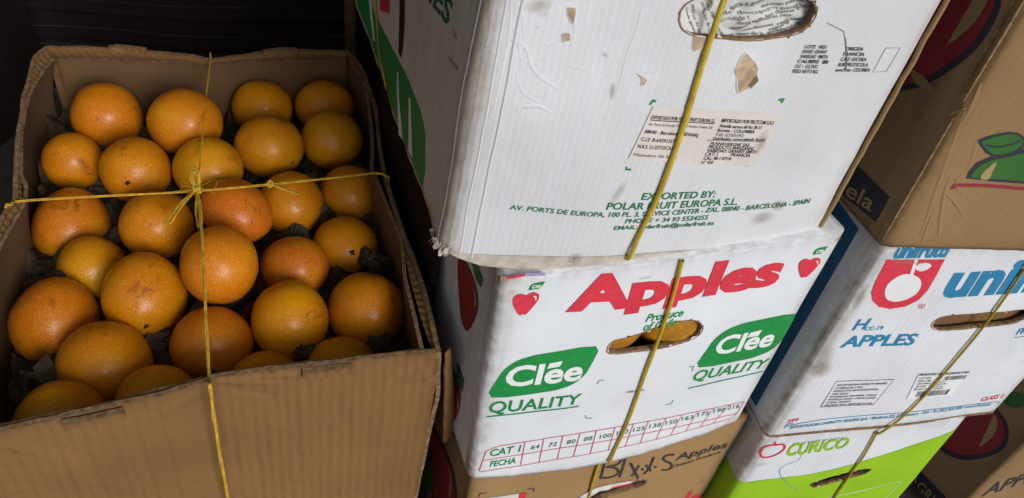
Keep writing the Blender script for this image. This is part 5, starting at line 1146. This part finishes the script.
for k, (cx_, cy_, cz_, ax, ay, rotz, scar, tip) in enumerate(FR):
    az = math.sqrt(ax * ay)
    me = fruit_mesh(k * 4.7, (ax, ay, az))
    o = link('passion_fruit', me, 'fruit')
    o.matrix_world = Matrix.Translation((cx_, cy_, cz_ + FLOOR)) @ CA.to_4x4() @ Matrix.Rotation(rotz, 4, 'Z')
    o.color = {0: (.55, .162, .003, 1), 1: (.55, .172, .003, 1), 9: (.55, .15, .005, 1), 11: (.53, .122, .007, 1), 16: (.48, .125, .006, 1), 19: (.55, .155, .005, 1), 21: (.54, .148, .006, 1), 14: (.57, .17, .004, 1), 22: (.63, .25, .002, 1), 6: (.61, .255, .002, 1), 8: (.56, .23, .003, 1), 7: (.54, .20, .003, 1), 17: (.58, .215, .003, 1), 20: (.57, .20, .003, 1), 27: (.56, .20, .003, 1), 13: (.48, .17, .005, 1), 23: (.54, .175, .004, 1)}.get(k, (.58, .20, .002, 1))  # duller tone on the right-wall fruit puts its shade into the colour
    tag(o, LB[k], 'fruit', GF)
    if scar:
        dl = (o.matrix_world.to_3x3().inverted() @ Vector(scar)).normalized(); s_ = Vector((dl.x * ax, dl.y * ay, dl.z * az))
        nn = Vector((dl.x / ax, dl.y / ay, dl.z / az)).normalized(); u_ = nn.orthogonal().normalized(); v_ = nn.cross(u_)
        b2 = bmesh.new(); cv = b2.verts.new(s_ + nn * .0014); m_ = 14; ring = []
        for a in range(m_):
            rr = (.0040 if a % 4 == 0 else .0026) * random.uniform(.5, 1.5)
            d_ = (u_ * math.cos(2 * math.pi * a / m_) + v_ * math.sin(2 * math.pi * a / m_)) * rr
            pt = s_ + d_; e_ = Vector((pt.x / ax, pt.y / ay, pt.z / az)).normalized(); ring.append(b2.verts.new(Vector((e_.x * ax, e_.y * ay, e_.z * az)) * 1.006))
        for a in range(m_): b2.faces.new((cv, ring[a], ring[(a + 1) % m_]))
        from_bm('stem_scar', b2, 'scar', o, smooth=False)

# ---------------------------------------------------------------- raffia round the open carton
def strands(bm, pts, n, spread, r, seed, twist=9.0, fray=0.0):
    P3 = [Vector(q) for q in catmull([tuple(x) for x in pts], 10)]
    for s in range(n):
        ph = 6.283 * s / n; prev = None; m_ = len(P3)
        for i in range(m_):
            d = (P3[min(i + 1, m_ - 1)] - P3[max(i - 1, 0)]).normalized(); u_ = d.orthogonal().normalized(); v_ = d.cross(u_)
            a = ph + twist * i / m_; k = spread * (1 + .5 * nz(i * .3, seed + s))
            c0 = P3[i] + (u_ * math.cos(a) + v_ * math.sin(a)) * k
            cur = [bm.verts.new(c0 + (u_ * math.cos(t) + v_ * math.sin(t)) * r) for t in (0, 1.571, 3.142, 4.712)]
            if prev:
                for q in range(4): bm.faces.new((prev[q], prev[(q + 1) % 4], cur[(q + 1) % 4], cur[q]))
            prev = cur
def LO(x, y, z): return MO @ Vector((x, y, z))
tw = thing('raffia_string', LO(*STR['knot']), 'yellow raffia string tied with a frayed knot across the open carton of fruit', 'string')
inv_t = tw.matrix_world.inverted()
def rel(pts): return [inv_t @ LO(*q) for q in pts]
random.seed(9)
b2 = bmesh.new(); strands(b2, rel(STR['cross']), 3, .0008, .0006, 1.0); from_bm('cross_cord', b2, 'twine', tw)
b2 = bmesh.new(); strands(b2, rel(STR['back']), 2, .0005, .0006, 2.0); from_bm('rear_cord', b2, 'twine', tw)
b2 = bmesh.new(); strands(b2, rel(STR['front']), 4, .0009, .0008, 3.0, twist=14); from_bm('front_cord', b2, 'twine', tw)
kx, ky, kz = STR['knot']
b2 = bmesh.new()
for s in range(7):   # the knot: loops of flat raffia
    a0 = random.uniform(0, 6.28); pts = []
    for i in range(9):
        a = a0 + i * .8; rr = .0032 + .001 * random.random()
        pts.append((kx + rr * math.cos(a), ky + rr * .9 * math.sin(a) + random.uniform(-.001, .001), kz + .003 + .0035 * math.sin(a * 1.7 + s)))
    strands(b2, rel(pts), 2, .0006, .0009, s)
for s in range(6):   # bow standing up behind the knot
    h = .011 + .006 * random.random(); w_ = .003 + .002 * random.random(); x0 = random.uniform(-.003, .003)
    pts = [(kx + x0, ky, kz + .002), (kx - w_ + x0, ky + h * .5, kz + .010), (kx + x0 * .5, ky + h * 1.25, kz + .016), (kx + w_ + x0, ky + h * .6, kz + .011), (kx + x0, ky + .001, kz + .002)]
    strands(b2, rel(pts), 2, .0005, .0007, s + 10)
knot_o = from_bm('knot', b2, 'twine', tw)
def tail(end, n, wid, seed):
    b3 = bmesh.new(); random.seed(seed)
    for s in range(n):
        e = Vector(end) + Vector((random.uniform(-wid, wid), random.uniform(-wid, wid), random.uniform(-.003, .004)))
        mid = (Vector((kx, ky, kz)) + e) / 2 + Vector((random.uniform(-.003, .003), random.uniform(-.003, .003), .004))
        strands(b3, rel([(kx, ky, kz + .003), tuple(mid), tuple(e)]), 1, .0002, .0006, s)
    from_bm('loose_end', b3, 'twine', knot_o)
tail(STR['tail1'], 8, .0035, 3); tail(STR['tail2'], 6, .003, 4)
b3 = bmesh.new(); random.seed(12)
for s in range(8):   # stray hairs
    e = Vector((kx, ky, kz)) + Vector((random.uniform(-.022, .022), random.uniform(-.016, .016), random.uniform(.0, .008)))
    mid = (Vector((kx, ky, kz)) + e) / 2 + Vector((random.uniform(-.01, .01), random.uniform(-.01, .01), .006))
    strands(b3, rel([(kx, ky, kz + .003), tuple(mid), tuple(e)]), 1, 0, .00022, s)
from_bm('stray_fibre', b3, 'twine', knot_o)
sx_, sy_, sz_ = STR['knot2']; b3 = bmesh.new()
for s in range(4):
    pts = [(sx_ + .0028 * math.cos(i * .9 + s), sy_ + .0028 * math.sin(i * .9 + s), sz_ + .001 + .002 * math.sin(i + s)) for i in range(9)]
    strands(b3, rel(pts), 1, .0004, .0008, s)
strands(b3, rel([(sx_, sy_, sz_ + .001), tuple((np.array(STR['knot2']) + np.array(STR['tail3'])) / 2), STR['tail3']]), 3, .0009, .0009, 6)
from_bm('small_knot', b3, 'twine', tw)

# a brown board standing behind the open carton
bm = bmesh.new()
bx, by = -0.3404, 1.1600
bmesh.ops.create_cube(bm, size=1, matrix=Matrix.Translation((bx, by, .62)) @ Matrix.Rotation(R(20), 4, 'Z') @ Matrix.Diagonal((.018, .02, 1.24, 1)))
bmesh.ops.bevel(bm, geom=bm.edges[:], offset=.003, segments=2, affect='EDGES')
o = from_bm('wooden_post', bm, 'wood'); tag(o, 'dark brown upright post behind the open carton of fruit', 'post'); 
for poly_ in o.data.polygons: poly_.use_smooth = False
